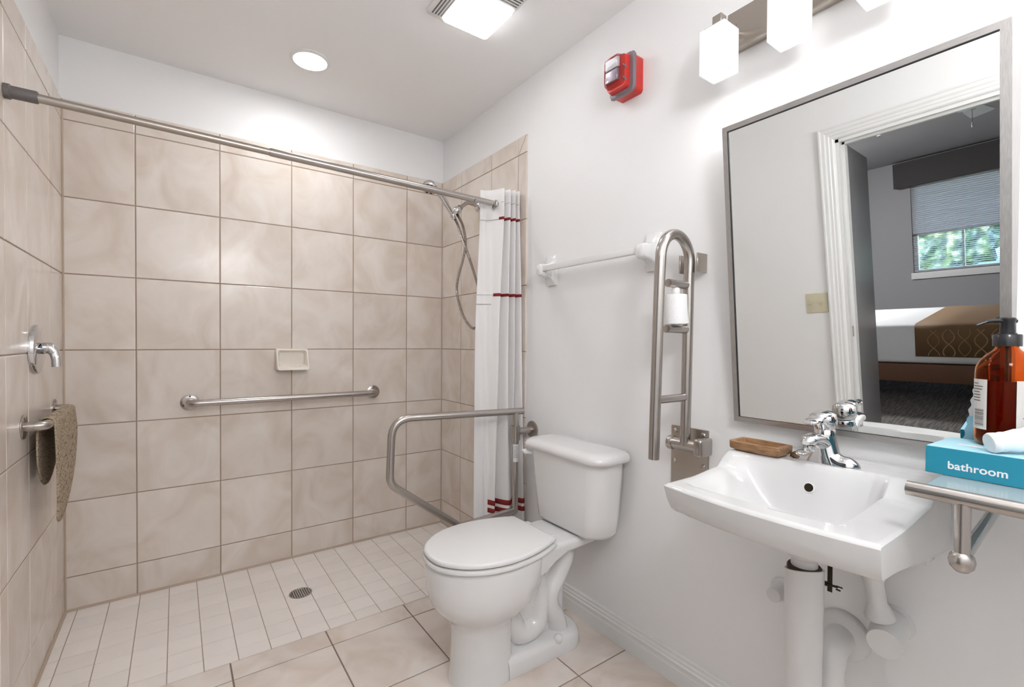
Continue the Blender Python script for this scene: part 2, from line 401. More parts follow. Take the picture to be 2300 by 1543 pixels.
# shower floor, small tiles
fx = [XL + E_] + [0.076 - 0.1068 * k for k in range(4, -1, -1)] + [0.076 + 0.1068 * k for k in range(1, 13)] + [XR - E_]
fx = [x for i, x in enumerate(fx) if i == 0 or i == len(fx) - 1 or (XL + E_ + 0.01 < x < XR - E_ - 0.01)]
fy = [D - E_, 2.632, 2.532, 2.430, 2.329, 2.228, 2.127, 2.029, 1.9585]
G2 = 0.0030
DR = (0.463, 2.318)
for i in range(len(fx) - 1):
    jit = random.choice((-0.003, -0.0015, 0, 0.0015, 0.003))
    for j in range(len(fy) - 1):
        y1 = fy[j] + (jit if j else 0); y0 = fy[j + 1] + (jit if j < len(fy) - 2 else 0)
        tile(shower_floor, 'z', round(fx[i] + G2 / 2, 4), round(fx[i + 1] - G2 / 2, 4), round(y0 + 0.0012, 4), round(y1 - 0.0012, 4), 0.0, M_stile, thick=0.006, bev=0.001)
# room floor, large tiles
bx_ = [-0.50, -0.175] + [0.1545 + 0.3297 * k for k in range(0, 4)] + [XR]
by_ = [1.957, 1.8515, 1.5160, 1.1860, 0.855, 0.525, 0.195, -0.135, -0.465, YN]
G3 = 0.0052
for i in range(len(bx_) - 1):
    for j in range(len(by_) - 1):
        x0 = max(bx_[i], XL - E_ - WT)
        tile(floor, 'z', round(x0 + G3 / 2, 4), round(bx_[i + 1] - (G3 / 2 if i < len(bx_) - 2 else 0), 4), round(by_[j + 1] + G3 / 2, 4), round(by_[j] - (G3 / 2 if j else 0.0005), 4), 0.0, M_ftile, thick=0.008, bev=0.0016)

# baseboards
def baseboard(name, axis, plane, sgn, a, b):
    prof = [(0, 0), (0.015, 0), (0.015, 0.052), (0.0135, 0.056), (0.0135, 0.066), (0.0155, 0.069), (0.0155, 0.074), (0.011, 0.078), (0.011, 0.086), (0.0075, 0.092), (0.0075, 0.101), (0.0045, 0.105), (0, 0.105)]
    bm = new_bm()
    if axis == 'x': prism(bm, [(plane + sgn * t, a, z) for t, z in prof], (0, b - a, 0))
    else: prism(bm, [(a, plane + sgn * t, z) for t, z in prof], (b - a, 0, 0))
    return struct(name, bm, M_trim, smooth=False)
baseboard('baseboard_right', 'x', XR + E_, -1, YN, 1.836)
baseboard('baseboard_left', 'x', XL - E_, 1, 1.15, 1.836)
baseboard('baseboard_near', 'y', YN, 1, XL, XR)

# ================================================================ DOORWAY (seen in the mirror)
def casing(name, side_x, sgn, mtl):
    prof = [(0, 0.0), (0.008, 0.004), (0.012, 0.010), (0.012, 0.022), (0.015, 0.026), (0.015, 0.038), (0.019, 0.046), (0.019, 0.060), (0.022, 0.066), (0.022, 0.073), (0, 0.073)]
    bm = new_bm()
    path = [((DY1), 0.0, 'u'), (DY1, DZ), (DY0, DZ)]
    def ring(y, z, dy, dz): return [Vector((side_x + sgn * t, y + dy * w, z + dz * w)) for t, w in prof]
    rings = [ring(DY1, 0, 1, 0), ring(DY1, DZ, 1, 1), ring(DY0, DZ, -1, 1), ring(DY0, 0, -1, 0)]
    add_loft(bm, rings, caps=True)
    return struct(name, bm, mtl, smooth=False)
casing('trim_1', XL - E_, 1, M_trim)
casing('trim_2', XL - E_ - WT, -1, M_trim)
bm = new_bm()
add_box(bm, XL - E_ - WT + 0.001, XL - E_ - 0.001, DY1 - 0.016, DY1 + 0.001, 0, DZ); add_box(bm, XL - E_ - WT + 0.001, XL - E_ - 0.001, DY0 - 0.001, DY0 + 0.016, 0, DZ)
add_box(bm, XL - E_ - WT + 0.001, XL - E_ - 0.001, DY0, DY1, DZ - 0.016, DZ + 0.001)
add_box(bm, XL - 0.08, XL - 0.05, DY1 - 0.028, DY1 - 0.016, 0, DZ - 0.016); add_box(bm, XL - 0.08, XL - 0.05, DY0 + 0.016, DY0 + 0.028, 0, DZ - 0.016); add_box(bm, XL - 0.08, XL - 0.05, DY0 + 0.016, DY1 - 0.016, DZ - 0.028, DZ - 0.016)
trim3 = struct('trim_3', bm, M_trim, smooth=False)
box('strike_plate', M_nickel, trim3, XL - 0.06, XL - 0.035, DY1 - 0.018, DY1 - 0.0155, 0.85, 0.91)
# door leaf, swung into the bedroom
hx, hy = XL - E_ - WT + 0.01, DY1 - 0.014
dv = Vector((-1.385 - hx, 1.232 - hy, 0)); dl = dv.length; da = atan2(dv.y, dv.x)
rotd = Matrix.Rotation(da, 3, 'Z')
bm = new_bm(); add_box(bm, hx, hx + 0.86, hy - 0.036, hy, 0.008, DZ - 0.02, 0.002, 1, rot=rotd, piv=(hx, hy, 0)); door1 = struct('door_1', bm, M_bdoor)
for z in (0.25, 0.56, 1.65):
    bm = new_bm(); add_tube(bm, [(hx + 0.003, hy + 0.004, z - 0.045), (hx + 0.003, hy + 0.004, z + 0.045)], 0.006, 10); add_box(bm, hx - 0.0, hx + 0.03, hy - 0.038, hy - 0.036, z - 0.045, z + 0.045, rot=rotd, piv=(hx, hy, 0)); obj('hinge', bm, M_nickel, door1)
bm = new_bm(); kp = Vector((hx, hy, 0)) + rotd @ Vector((0.79, -0.036, 0.92))
nrm_ = rotd @ Vector((0, -1, 0)); add_lathe(bm, [(0.028, 0), (0.028, 0.006), (0.01, 0.01), (0.01, 0.04), (0.024, 0.05), (0.026, 0.062), (0.015, 0.072), (0, 0.074)], kp, nrm_, 20); obj('door_knob', bm, M_nickel, door1)
# switch plate
sw = thing('light_switch', 'almond two-toggle light switch plate beside the door casing, seen in the mirror', 'light switch', (XL - E_, 1.217, 1.06))
box('plate', M_almond, sw, XL - E_, XL + 0.002, 1.160, 1.273, 1.002, 1.116, 0.0015)
for yy in (1.194, 1.240):
    bm = new_bm(); add_box(bm, XL + 0.001, XL + 0.003, yy - 0.006, yy + 0.006, 1.045, 1.073); add_box(bm, XL, XL + 0.013, yy - 0.004, yy + 0.004, 1.056, 1.067, 0.001, 1); obj('toggle', bm, M_almond, sw)
    for zz in (1.029, 1.089): lathe('screw', M_almond, sw, [(0.003, 0), (0.003, 0.001), (0, 0.0015)], (XL + 0.002, yy, zz), (1, 0, 0), 10)

# ================================================================ CEILING LIGHTS
can = thing('recessed_downlight', 'round white recessed downlight glowing over the shower', 'ceiling light', (0.50, 2.296, ZC))
bm = new_bm(); add_lathe(bm, [(0.085, 0.0), (0.085, 0.004), (0.078, 0.008), (0.071, 0.009), (0.071, 0.003)], (0.50, 2.296, ZC), (0, 0, -1), 40, caps=False); obj('trim_ring', bm, M_trim, can)
lathe('lens', M_can, can, [(0.0705, 0.0), (0.0705, 0.005), (0.04, 0.007), (0, 0.008)], (0.50, 2.296, ZC - 0.0005), (0, 0, -1), 40)

vf = thing('exhaust_fan_light', 'square white exhaust fan cover with a glowing light lens in the ceiling', 'exhaust fan', (0.95, 1.57, ZC))
bm = new_bm()
x0, x1, y0, y1 = 0.785, 1.066, 1.39, 1.695
rg = [rrect((x0 + x1) / 2, (y0 + y1) / 2, (x1 - x0) / 2 - i, (y1 - y0) / 2 - i, 0.02, z) for i, z in ((0, ZC - 0.0005), (0, ZC - 0.006), (0.012, ZC - 0.016))]
add_loft(bm, rg); obj('cover', bm, M_plas, vf)
for k in range(4):
    xx = 0.800 + k * 0.0125
    box('slot', M_gray, vf, xx, xx + 0.0055, 1.41, 1.665, ZC - 0.0168, ZC - 0.012)
for k in range(4):
    yy = 1.410 + k * 0.0135
    box('slot', M_gray, vf, 0.862, 1.050, yy, yy + 0.0055, ZC - 0.0168, ZC - 0.012)
bm = new_bm()
rg = [rrect(0.951, 1.574, 0.100 - i, 0.101 - i, 0.015, z) for i, z in ((0, ZC - 0.016), (0, ZC - 0.024), (0.006, ZC - 0.028))]
add_loft(bm, rg); obj('lens', bm, M_lens, vf)

gl_ = thing('added_fill_globe', 'opal globe fill light added on a rod from the ceiling, unseen behind the camera', 'fill light', (0.45, -0.22, ZC))  # unseen globe added to lift the dark floor and lower walls
lathe('canopy', M_trim, gl_, [(0.07, 0), (0.07, 0.015), (0.02, 0.025), (0.008, 0.03), (0.008, 0.34), (0.045, 0.345), (0.045, 0.37)], (0.45, -0.22, ZC - 0.0005), (0, 0, -1), 32)
lathe('globe', emit('lit_fill_globe', (0.965, 0.985, 1.0), FILL_GLOBE), gl_, [(0.045, 0.045), (0.10, 0.075), (0.135, 0.12), (0.15, 0.18), (0.135, 0.24), (0.10, 0.285), (0.05, 0.315), (0, 0.32)], (0.45, -0.22, ZC - 0.32), (0, 0, -1), 32)

# ================================================================ SHOWER CURTAIN ROD
rod = thing('shower_curtain_rod', 'brushed nickel curtain rod with grey rubber end running across the shower', 'curtain rod', (0.5, 1.908, 1.845))
zr = lambda x: 1.862 + (x - XL) * (1.8335 - 1.862) / (1.255 - XL)
tube('inner_tube', M_nickel, rod, [(XL + 0.06, 1.908, zr(XL + 0.06)), (0.28, 1.908, zr(0.28))], 0.0125, 24)
tube('outer_tube', M_steel, rod, [(0.276, 1.908, zr(0.276)), (0.281, 1.908, zr(0.281)), (XR - 0.03, 1.908, zr(XR - 0.03))], [0.0132, 0.0145, 0.0145], 24)
lathe('end_cap', M_gray, rod, [(0.021, 0), (0.021, 0.012), (0.0175, 0.015), (0.0175, 0.066), (0.0165, 0.069), (0, 0.069)], (XL + E_ + 0.0005, 1.908, zr(XL)), (1, 0, 0), 24)
lathe('end_cap', M_gray, rod, [(0.021, 0), (0.021, 0.012), (0.0175, 0.015), (0.0175, 0.06), (0, 0.06)], (XR - E_ - 0.0005, 1.908, zr(XR)), (-1, 0, 0), 24)

# ================================================================ CURTAIN
cur = thing('shower_curtain', 'white shower curtain with dark red ribbon stripes gathered at the right end of the rod', 'shower curtain', (1.28, 1.88, 0.2))
top = [(1.206, 1.962), (1.236, 1.948), (1.262, 1.912), (1.283, 1.868), (1.300, 1.905), (1.315, 1.862), (1.329, 1.902), (1.343, 1.860), (1.356, 1.900), (1.368, 1.860), (1.380, 1.892)]
mid = [(1.163, 1.935), (1.200, 1.922), (1.228, 1.900), (1.252, 1.866), (1.274, 1.903), (1.296, 1.850), (1.318, 1.900), (1.335, 1.848), (1.350, 1.890), (1.366, 1.838), (1.384, 1.858)]
bot = [(1.146, 1.912), (1.182, 1.900), (1.214, 1.905), (1.232, 1.868), (1.250, 1.905), (1.290, 1.832), (1.334, 1.846), (1.345, 1.892), (1.352, 1.872), (1.366, 1.812), (1.386, 1.822)]
ZT_, ZM_, ZB_ = 1.905, 1.10, 0.20
NS = 10
def curtain_path(z):
    if z > ZM_: t = (z - ZM_) / (ZT_ - ZM_); A, B = mid, top
    else: t = (z - ZB_) / (ZM_ - ZB_); A, B = bot, mid
    t = max(0, min(1, t)); t = t * t * (3 - 2 * t) if z > ZM_ else t
    pts = [(a[0] + (b[0] - a[0]) * t, a[1] + (b[1] - a[1]) * t, 0) for a, b in zip(A, B)]
    return catmull(pts, NS)
nz = 60
zs = [ZB_ + (ZT_ - ZB_) * i / nz for i in range(nz + 1)]
bm = new_bm(); rows_v = []
for z in zs:
    rw = []
    for i, p in enumerate(curtain_path(z)):
        zz = z + (0.010 * sin(i * 0.09) if z == ZT_ else 0)
        wv = 0.0022 * sin(z * 9 + i * 0.25) * sin(i * 0.5)
        rw.append(bm.verts.new((p.x, p.y + wv, zz)))
    rows_v.append(rw)
for a, b in zip(rows_v, rows_v[1:]):
    for k in range(len(a) - 1): bm.faces.new((a[k], a[k + 1], b[k + 1], b[k]))
o = obj('cloth', bm, M_fabric, cur, angle=80)
sm = o.modifiers.new('thickness', 'SOLIDIFY'); sm.thickness = 0.0012; sm.offset = 0
def stripe(name, m, z0, z1, i0, i1, off):
    bm = new_bm(); rr = []
    for z in (z0, (z0 + z1) / 2, z1):
        P_ = curtain_path(z); rr.append([])
        for i in range(i0, i1 + 1):
            t = P_[min(i + 1, len(P_) - 1)] - P_[max(i - 1, 0)]; n = Vector((t.y, -t.x, 0)).normalized()
            wv = 0.0022 * sin(z * 9 + i * 0.25) * sin(i * 0.5)
            q = P_[i] + n * off; rr[-1].append(bm.verts.new((q.x, q.y + wv, z)))
    for a, b in zip(rr, rr[1:]):
        for k in range(len(a) - 1): bm.faces.new((a[k], a[k + 1], b[k + 1], b[k]))
    o = obj(name, bm, m, cur, angle=80); s = o.modifiers.new('t', 'SOLIDIFY'); s.thickness = 0.001; return o
NP_ = 10 * NS
stripe('ribbon_stripe', M_fred, 1.756, 1.769, 24, NP_, 0.0014)
stripe('ribbon_stripe', M_fred, 1.386, 1.400, 22, NP_, 0.0014)
stripe('ribbon_stripe', M_fred, 0.383, 0.407, 21, NP_, 0.0014)
stripe('ribbon_stripe', M_fred, 0.346, 0.368, 21, NP_, 0.0014)
stripe('seam', M_fgrey, 1.757, 1.761, 0, 24, 0.0016)
stripe('seam', M_fgrey, 1.392, 1.394, 0, 22, 0.0014)
stripe('seam', M_fgrey, 1.346, 1.350, 0, 20, 0.0016)
stripe('seam', M_fgrey, 1.838, 1.841, 26, NP_, 0.0014)
bm = new_bm(); cc = Vector((1.252, 1.905, zr(1.25) - 0.004))
add_tube(bm, [cc + Vector((0.004 * sin(a), -0.001, 0)) + Vector((0, 0, 0)) + Vector((0, cos(a), sin(a))) * 0.021 for a in [2 * pi * k / 28 for k in range(29)]], 0.0028, 8, caps=False)
obj('ring', bm, M_steel, cur)
# spare open curtain hook hanging on the rod
hk = thing('curtain_hook', 'small metal ring hook hanging empty from the rod left of the curtain', 'curtain hook', (1.148, 1.908, 1.80))
bm = new_bm(); add_tube(bm, [Vector((1.148, 1.906, zr(1.148) - 0.008)) + Vector((0.55 * sin(a), 0.84 * sin(a), cos(a))) * 0.019 + Vector((0, 0, -0.004)) for a in [2 * pi * k / 28 for k in range(29)]], 0.0022, 8, caps=False)
obj('ring', bm, M_steel, hk)

# ================================================================ HAND SHOWER
hs = thing('hand_shower', 'chrome hand shower on a bent wall arm with looping metal hose', 'shower head', (1.394, 2.286, 1.93))
lathe('wall_flange', M_chrome, hs, [(0.03, 0), (0.03, 0.004), (0.022, 0.012), (0.012, 0.014)], (XR - E_ - 0.0005, 2.286, 1.935), (-1, 0, 0), 24)
tube('shower_arm', M_steel, hs, catmull([(XR - 0.005, 2.286, 1.935), (1.35, 2.283, 1.938), (1.315, 2.276, 1.936), (1.285, 2.268, 1.915), (1.258, 2.262, 1.895)], 6), 0.0105, 16)
d_ = Vector((-0.045, -0.012, -0.045)).normalized(); p0 = Vector((1.262, 2.263, 1.899))
lathe('collar_nut', M_dchrome, hs, [(0.0145, 0), (0.0165, 0.003), (0.0165, 0.014), (0.0145, 0.017)], p0 - d_ * 0.002, d_, 16)
lathe('swivel_body', M_chrome, hs, [(0.013, 0), (0.021, 0.006), (0.023, 0.018), (0.021, 0.03), (0.012, 0.038), (0.012, 0.052)], p0 + d_ * 0.014, d_, 20)
hc = Vector((1.213, 2.250, 1.843))
hd = (Vector((1.118, 2.225, 1.945)) - hc).normalized()
lathe('holder_cradle', M_chrome, hs, [(0.010, -0.012), (0.0165, -0.010), (0.0175, 0.012), (0.015, 0.016)], hc - hd * 0.004, hd, 20)
head_c = Vector((1.052, 2.205, 1.950))
tube('handle', M_chrome, hs, catmull([hc - hd * 0.01, hc + hd * 0.05, Vector((1.135, 2.230, 1.925)), Vector((1.10, 2.220, 1.950)), Vector((1.072, 2.211, 1.963))], 6), [0.0125] * 8 + [0.0155] * 8 + [0.0145] * 4 + [0.013] * 5, 16)
hn = Vector((-0.30, -0.28, -0.90)).normalized()
lathe('spray_head', M_chrome, hs, [(0.0, -0.034), (0.018, -0.032), (0.033, -0.022), (0.041, -0.006), (0.043, 0.004), (0.040, 0.009), (0.0, 0.010)], head_c, hn, 32)
bm = new_bm(); a_ = hn.cross(Vector((0, 0, 1))).normalized(); b_ = hn.cross(a_)
for k in range(8):
    c = head_c + hn * 0.009 + (a_ * cos(k * pi / 4) + b_ * sin(k * pi / 4)) * 0.027; add_lathe(bm, [(0.0075, 0), (0.0065, 0.003), (0, 0.003)], c, hn, 10)
add_lathe(bm, [(0.012, 0), (0.010, 0.004), (0, 0.004)], head_c + hn * 0.009, hn, 14)
sh_n = obj('spray_nozzles', bm, M_black, hs); sh_n['kind'] = 'stuff'
hose = catmull([hc - hd * 0.012, Vector((1.236, 2.245, 1.80)), Vector((1.262, 2.235, 1.72)), Vector((1.300, 2.225, 1.62)), Vector((1.352, 2.220, 1.47)), Vector((1.372, 2.220, 1.34)), Vector((1.352, 2.225, 1.255)), Vector((1.315, 2.225, 1.245)), Vector((1.262, 2.225, 1.31)), Vector((1.225, 2.225, 1.42)), Vector((1.228, 2.225, 1.50)), Vector((1.262, 2.230, 1.61)), Vector((1.281, 2.235, 1.70)), Vector((1.272, 2.245, 1.79)), Vector((1.248, 2.252, 1.842)), Vector((1.236, 2.254, 1.86))], 26)
tube('hose', M_steel, hs, hose, [0.0072 + (0.0011 if i % 2 else -0.0009) for i in range(len(hose))], 10)

# ================================================================ SOAP DISH on back wall
sd = thing('wall_soap_dish', 'cream ceramic soap dish set in the back tile wall above the grab bar', 'soap dish', (0.5, D, 1.07))
bm = new_bm(); YF = D - E_
def sdr(hx, z0, z1, y, r=0.012):
    cx = 0.500; zc = (z0 + z1) / 2; return [Vector((v.x, y, v.y)) for v in rrect(cx, zc, hx, (z1 - z0) / 2, r, 0)]
prof_y = lambda z: 0.0
rg = [sdr(0.080, 1.012, 1.124, YF + 0.004, 0.008), sdr(0.080, 1.012, 1.124, YF - 0.010, 0.008), sdr(0.077, 1.013, 1.122, YF - 0.018, 0.010)]
outer = rg[-1]
# lean the rim outwards at the bottom
def lean(r, a): return [Vector((v.x, v.y - a * sstep(1.124, 1.012, v.z) if False else v.y - a * (1.124 - v.z) / 0.112, v.z)) for v in r]
rg[2] = lean(rg[2], 0.048); rg[1] = lean(rg[1], 0.042)
rg.append(lean(sdr(0.070, 1.024, 1.115, YF - 0.017, 0.010), 0.046))
rg.append(lean(sdr(0.064, 1.030, 1.108, YF - 0.005, 0.012), 0.030))
rg.append(sdr(0.060, 1.034, 1.104, YF - 0.001, 0.012))
add_loft(bm, rg); obj('dish_body', bm, M_cream, sd)
bm = new_bm()
for a, b in (((0.515, 1.030), (0.545, 1.030)),): add_tube(bm, [(a[0], YF - 0.012, 1.0335), (b[0], YF - 0.028, 1.0325)], 0.002, 6); add_tube(bm, [(0.515, YF - 0.028, 1.0325), (0.545, YF - 0.012, 1.0335)], 0.002, 6)
obj('drain_ridges', bm, M_cream, sd)

# ================================================================ GRAB BARS
def flange(parent, c, n, r=0.038, screws=3, m=M_steel, ph=0.5):
    lathe('wall_flange', m, parent, [(r, 0), (r, 0.003), (r * 0.96, 0.0045), (0.02, 0.006)], c, n, 32)
    n = Vector(n); a = n.cross(Vector((0, 0, 1))).normalized(); b = n.cross(a); c = Vector(c)
    for k in range(screws):
        t = ph + 2 * pi * k / screws; lathe('screw', M_black, parent, [(0.0042, 0), (0.0042, 0.0012), (0, 0.0018)], c + n * 0.0042 + (a * cos(t) + b * sin(t)) * r * 0.75, n, 10)
gb = thing('grab_bar', 'straight brushed steel grab bar on the back shower wall under the soap dish', 'grab bar', (0.5, D, 0.868))
flange(gb, (0.051, YF - 0.0005, 0.868), (0, -1, 0)); flange(gb, (0.941, YF - 0.0005, 0.869), (0, -1, 0))
tube('bar', M_steel, gb, fillet([(0.052, YF - 0.002, 0.868), (0.052, YF - 0.068, 0.868), (0.940, YF - 0.068, 0.869), (0.940, YF - 0.002, 0.869)], 0.045, 8), 0.016, 24)
gl = thing('grab_bar', 'short steel grab bar on the left shower wall holding a draped bath mat', 'grab bar', (XL, 2.3, 0.89))
XF = XL + E_
flange(gl, (XF + 0.0005, 2.078, 0.891), (1, 0, 0), ph=0.9); flange(gl, (XF + 0.0005, 2.538, 0.894), (1, 0, 0), ph=0.9)
tube('bar', M_steel, gl, fillet([(XF + 0.002, 2.078, 0.891), (XF + 0.050, 2.078, 0.891), (XF + 0.050, 2.538, 0.894), (XF + 0.002, 2.538, 0.894)], 0.034, 8), 0.0155, 24)

# bath mat over left bar : tapering oval halves
bmx = XF + 0.047
bm = new_bm(); ny, ns = 26, 46
Y0, Y1 = 2.118, 2.492
def front_len(y): return interp([(2.118, 0.315), (2.135, 0.332), (2.18, 0.338), (2.24, 0.326), (2.30, 0.303), (2.36, 0.273), (2.41, 0.238), (2.45, 0.198), (2.48, 0.150), (2.492, 0.115)], y)
def back_len(y): return interp([(2.118, 0.105), (2.135, 0.150), (2.17, 0.195), (2.22, 0.222), (2.28, 0.228), (2.34, 0.212), (2.42, 0.17), (2.492, 0.10)], y)
rr = []; rb = 0.0190
for i in range(ny + 1):
    y = Y0 + (Y1 - Y0) * i / ny; fl, bl = front_len(y), back_len(y); row = []
    for j in range(ns + 1):
        s = -1 + 2 * j / ns
        if s < -0.16: q = (-s - 0.16) / 0.84; x = bmx - rb - 0.004 * sin(min(1, q * 2) * pi / 2) ; z = 0.892 - q * bl
        elif s > 0.16: q = (s - 0.16) / 0.84; x = bmx + rb + 0.006 * sin(q * 2.2) ; z = 0.892 - q * fl
        else: a = (1 - (s + 0.16) / 0.32) * pi; x = bmx + rb * cos(a); z = 0.892 + rb * sin(a)
        row.append(bm.verts.new((x, y + 0.0008 * sin(j * 0.9), z)))
    rr.append(row)
for a, b in zip(rr, rr[1:]):
    for k in range(ns): bm.faces.new((a[k], a[k + 1], b[k + 1], b[k]))
o = obj('bath_mat', bm, M_mat, None, origin=(bmx, 2.3, 0.89), angle=80); sm = o.modifiers.new('t', 'SOLIDIFY'); sm.thickness = 0.004; sm.offset = 0
tag(o, 'tan woven oval bath mat draped over the left grab bar', 'mat')

# shower valve
sv = thing('shower_valve', 'chrome shower valve with round plate and curved lever on the left tile wall', 'shower valve', (XL, 2.225, 1.132))
lathe('escutcheon', M_chrome, sv, [(0.083, 0), (0.083, 0.007), (0.081, 0.013), (0.072, 0.016), (0.045, 0.016), (0.020, 0.018)], (XF + 0.0005, 2.225, 1.132), (1, 0, 0), 48)
tube('stem', M_dchrome, sv, [(XF + 0.012, 2.225, 1.132), (XF + 0.026, 2.225, 1.132)], 0.016, 20)
tube('lever_handle', M_chrome, sv, catmull([(XF + 0.020, 2.225, 1.133), (XF + 0.030, 2.225, 1.136), (XF + 0.042, 2.223, 1.133), (XF + 0.051, 2.220, 1.118), (XF + 0.056, 2.217, 1.098), (XF + 0.057, 2.216, 1.072)], 6), [0.016] * 3 + [0.0195] * 7 + [0.019, 0.0185, 0.018, 0.0172, 0.0165, 0.016, 0.0155, 0.015] + [0.0135] * 6 + [0.013] * 7, 20, squash=((0, 1, 0), 0.85))

# shower drain
dr = thing('shower_drain', 'round chrome shower drain grate set in the small floor tiles', 'drain', (DR[0], DR[1], 0))
lathe('rim', M_steel, dr, [(0.049, 0.0002), (0.049, 0.0018), (0.044, 0.002), (0.043, 0.0006)], (DR[0], DR[1], 0), seg=40, caps=False)
lathe('sump', M_black, dr, [(0.0435, 0.0005), (0, 0.0005)], (DR[0], DR[1], 0), seg=32)
bm = new_bm()
for k in range(-4, 5):
    a = k * 0.0092; h = sqrt(max(0, 0.0435 ** 2 - a * a))
    add_box(bm, DR[0] + a - 0.0016, DR[0] + a + 0.0016, DR[1] - h, DR[1] + h, 0.0006, 0.0018)
    add_box(bm, DR[0] - h, DR[0] + h, DR[1] + a - 0.0016, DR[1] + a + 0.0016, 0.0006, 0.0017)
g_ = obj('grate', bm, M_chrome, dr, smooth=False)

# ================================================================ SWING RAIL left of toilet
sr = thing('swing_safety_rail', 'looped steel safety rail with a post and label beside the toilet', 'grab bar', (1.32, 1.782, 0.75))
lathe('wall_flange', M_nickel, sr, [(0.042, 0), (0.042, 0.004), (0.038, 0.006), (0.018, 0.008)], (XR + E_ - 0.0005, 1.782, 0.745), (-1, 0, 0), 32)
tube('wall_arm', M_steel, sr, [(XR, 1.782, 0.745), (1.310, 1.782, 0.745)], 0.0165, 20)
px_, py_ = 1.296, 1.783
tube('sleeve', M_steel, sr, [(px_, py_, 0.706), (px_, py_, 0.774)], 0.0225, 24)
tube('sleeve_collar', M_steel, sr, [(px_, py_, 0.690), (px_, py_, 0.706)], 0.0165, 24)
tube('post', M_steel, sr, [(px_, py_, 0.37), (px_, py_, 0.835)], 0.0145, 20)
lp = [(1.338, 1.781, 0.840), (0.712, 1.832, 0.851), (0.702, 1.832, 0.585), (1.015, 1.806, 0.352), (1.300, 1.783, 0.374)]
tube('loop_tube', M_steel, sr, fillet(lp, [0.085, 0.07, 0.05], 10), 0.0158, 22)
bm = new_bm(); R9 = 0.0151
for k in range(9): pass
ring0 = []; ring1 = []
for k in range(10):
    a = pi + 0.25 + (k / 9) * 1.9; ring0.append(bm.verts.new((px_ + R9 * cos(a), py_ + R9 * sin(a), 0.605))); ring1.append(bm.verts.new((px_ + R9 * cos(a), py_ + R9 * sin(a), 0.688)))
for k in range(9): bm.faces.new((ring0[k], ring0[k + 1], ring1[k + 1], ring1[k]))
lab = obj('warning_label', bm, M_whitep, sr); lab['label'] = 'white warning label'
bm = new_bm()
for k in range(7):
    a0 = pi + 0.45 + k * 0.22; z0 = 0.625
    while z0 < 0.682:
        h = random.uniform(0.003, 0.008); rr_ = 0.01535
        v = [bm.verts.new((px_ + rr_ * cos(a), py_ + rr_ * sin(a), z)) for a, z in ((a0, z0), (a0 + 0.09, z0), (a0 + 0.09, min(0.684, z0 + h)), (a0, min(0.684, z0 + h)))]
        bm.faces.new(v); z0 += h + 0.0025
pr_ = obj('label_print', bm, M_ink, lab, smooth=False); pr_['kind'] = 'stuff'

# ================================================================ TOILET
CYT = 1.405
toi = thing('toilet', 'white two-piece toilet with closed lid standing beside the shower', 'toilet', (1.03, CYT, 0))
def egg(xb, xf, hw, z, n=40, p=2.0, back=0.0, cx=None):
    """closed ring: front tip xf, back xb, half width hw"""
    cx = cx if cx is not None else xb - (xb - xf) * 0.42; out = []
    for k in range(n):
        a = 2 * pi * k / n; c, s = cos(a), sin(a)
        rx = (xb - cx) if c > 0 else (cx - xf)
        ex = 2.0 / (2.6 if c > 0 else 2.0)
        out.append(Vector((cx + rx * math.copysign(abs(c) ** ex, c), CYT + hw * math.copysign(abs(s) ** (2.0 / (2.3 if c > 0 else 2.05)), s), z)))
    return out
bm = new_bm()
bowl = [(1.085, 0.690, 0.160, 0.428), (1.090, 0.678, 0.172, 0.424), (1.092, 0.675, 0.176, 0.412), (1.090, 0.676, 0.176, 0.385), (1.085, 0.678, 0.176, 0.345), (1.072, 0.684, 0.172, 0.310), (1.050, 0.698, 0.160, 0.275), (1.020, 0.720, 0.141, 0.248),
        (0.995, 0.742, 0.121, 0.228), (0.980, 0.757, 0.107, 0.208), (0.975, 0.764, 0.100, 0.180), (0.975, 0.766, 0.098, 0.120), (0.980, 0.764, 0.099, 0.060), (0.985, 0.758, 0.103, 0.018), (0.985, 0.756, 0.104, 0.0)]
add_loft(bm, [egg(xb, xf, hw, z) for xb, xf, hw, z in bowl])
obj('bowl', bm, M_cer, toi, angle=60)
# rear deck that carries the tank
bm = new_bm()
dk = []
for x, hw, zt, zb in ((1.00, 0.150, 0.424, 0.34), (1.06, 0.140, 0.4245, 0.345), (1.12, 0.122, 0.426, 0.362), (1.18, 0.118, 0.428, 0.382), (1.25, 0.120, 0.428, 0.388), (1.32, 0.120, 0.428, 0.388), (1.335, 0.112, 0.424, 0.392)):
    dk.append([Vector((x, CYT + v.x, v.y)) for v in rrect(0, (zt + zb) / 2, hw, (zt - zb) / 2, 0.016, 0, 4)])
add_loft(bm, dk); obj('tank_deck', bm, M_cer, toi, angle=50)
# foot
bm = new_bm(); ft = []
for z, hw, xb, ins in ((0.0, 0.106, 1.300, 0), (0.008, 0.108, 1.303, 0), (0.045, 0.106, 1.298, 0), (0.062, 0.097, 1.288, 0), (0.068, 0.082, 1.272, 0)):
    r_ = []
    for k in range(32):
        a = -pi / 2 + pi * k / 31; r_.append(Vector((xb - 0.095 + 0.095 * max(0, cos(a)) ** 0.8, CYT + hw * math.copysign(abs(sin(a)) ** 0.85, sin(a)), z + (0.02 * (1 - 0) if False else 0))))
    r_ += [Vector((0.93, CYT + hw * 0.96, z)), Vector((0.93, CYT - hw * 0.96, z))]
    ft.append(r_)
add_loft(bm, ft); obj('foot', bm, M_cer, toi, angle=50)
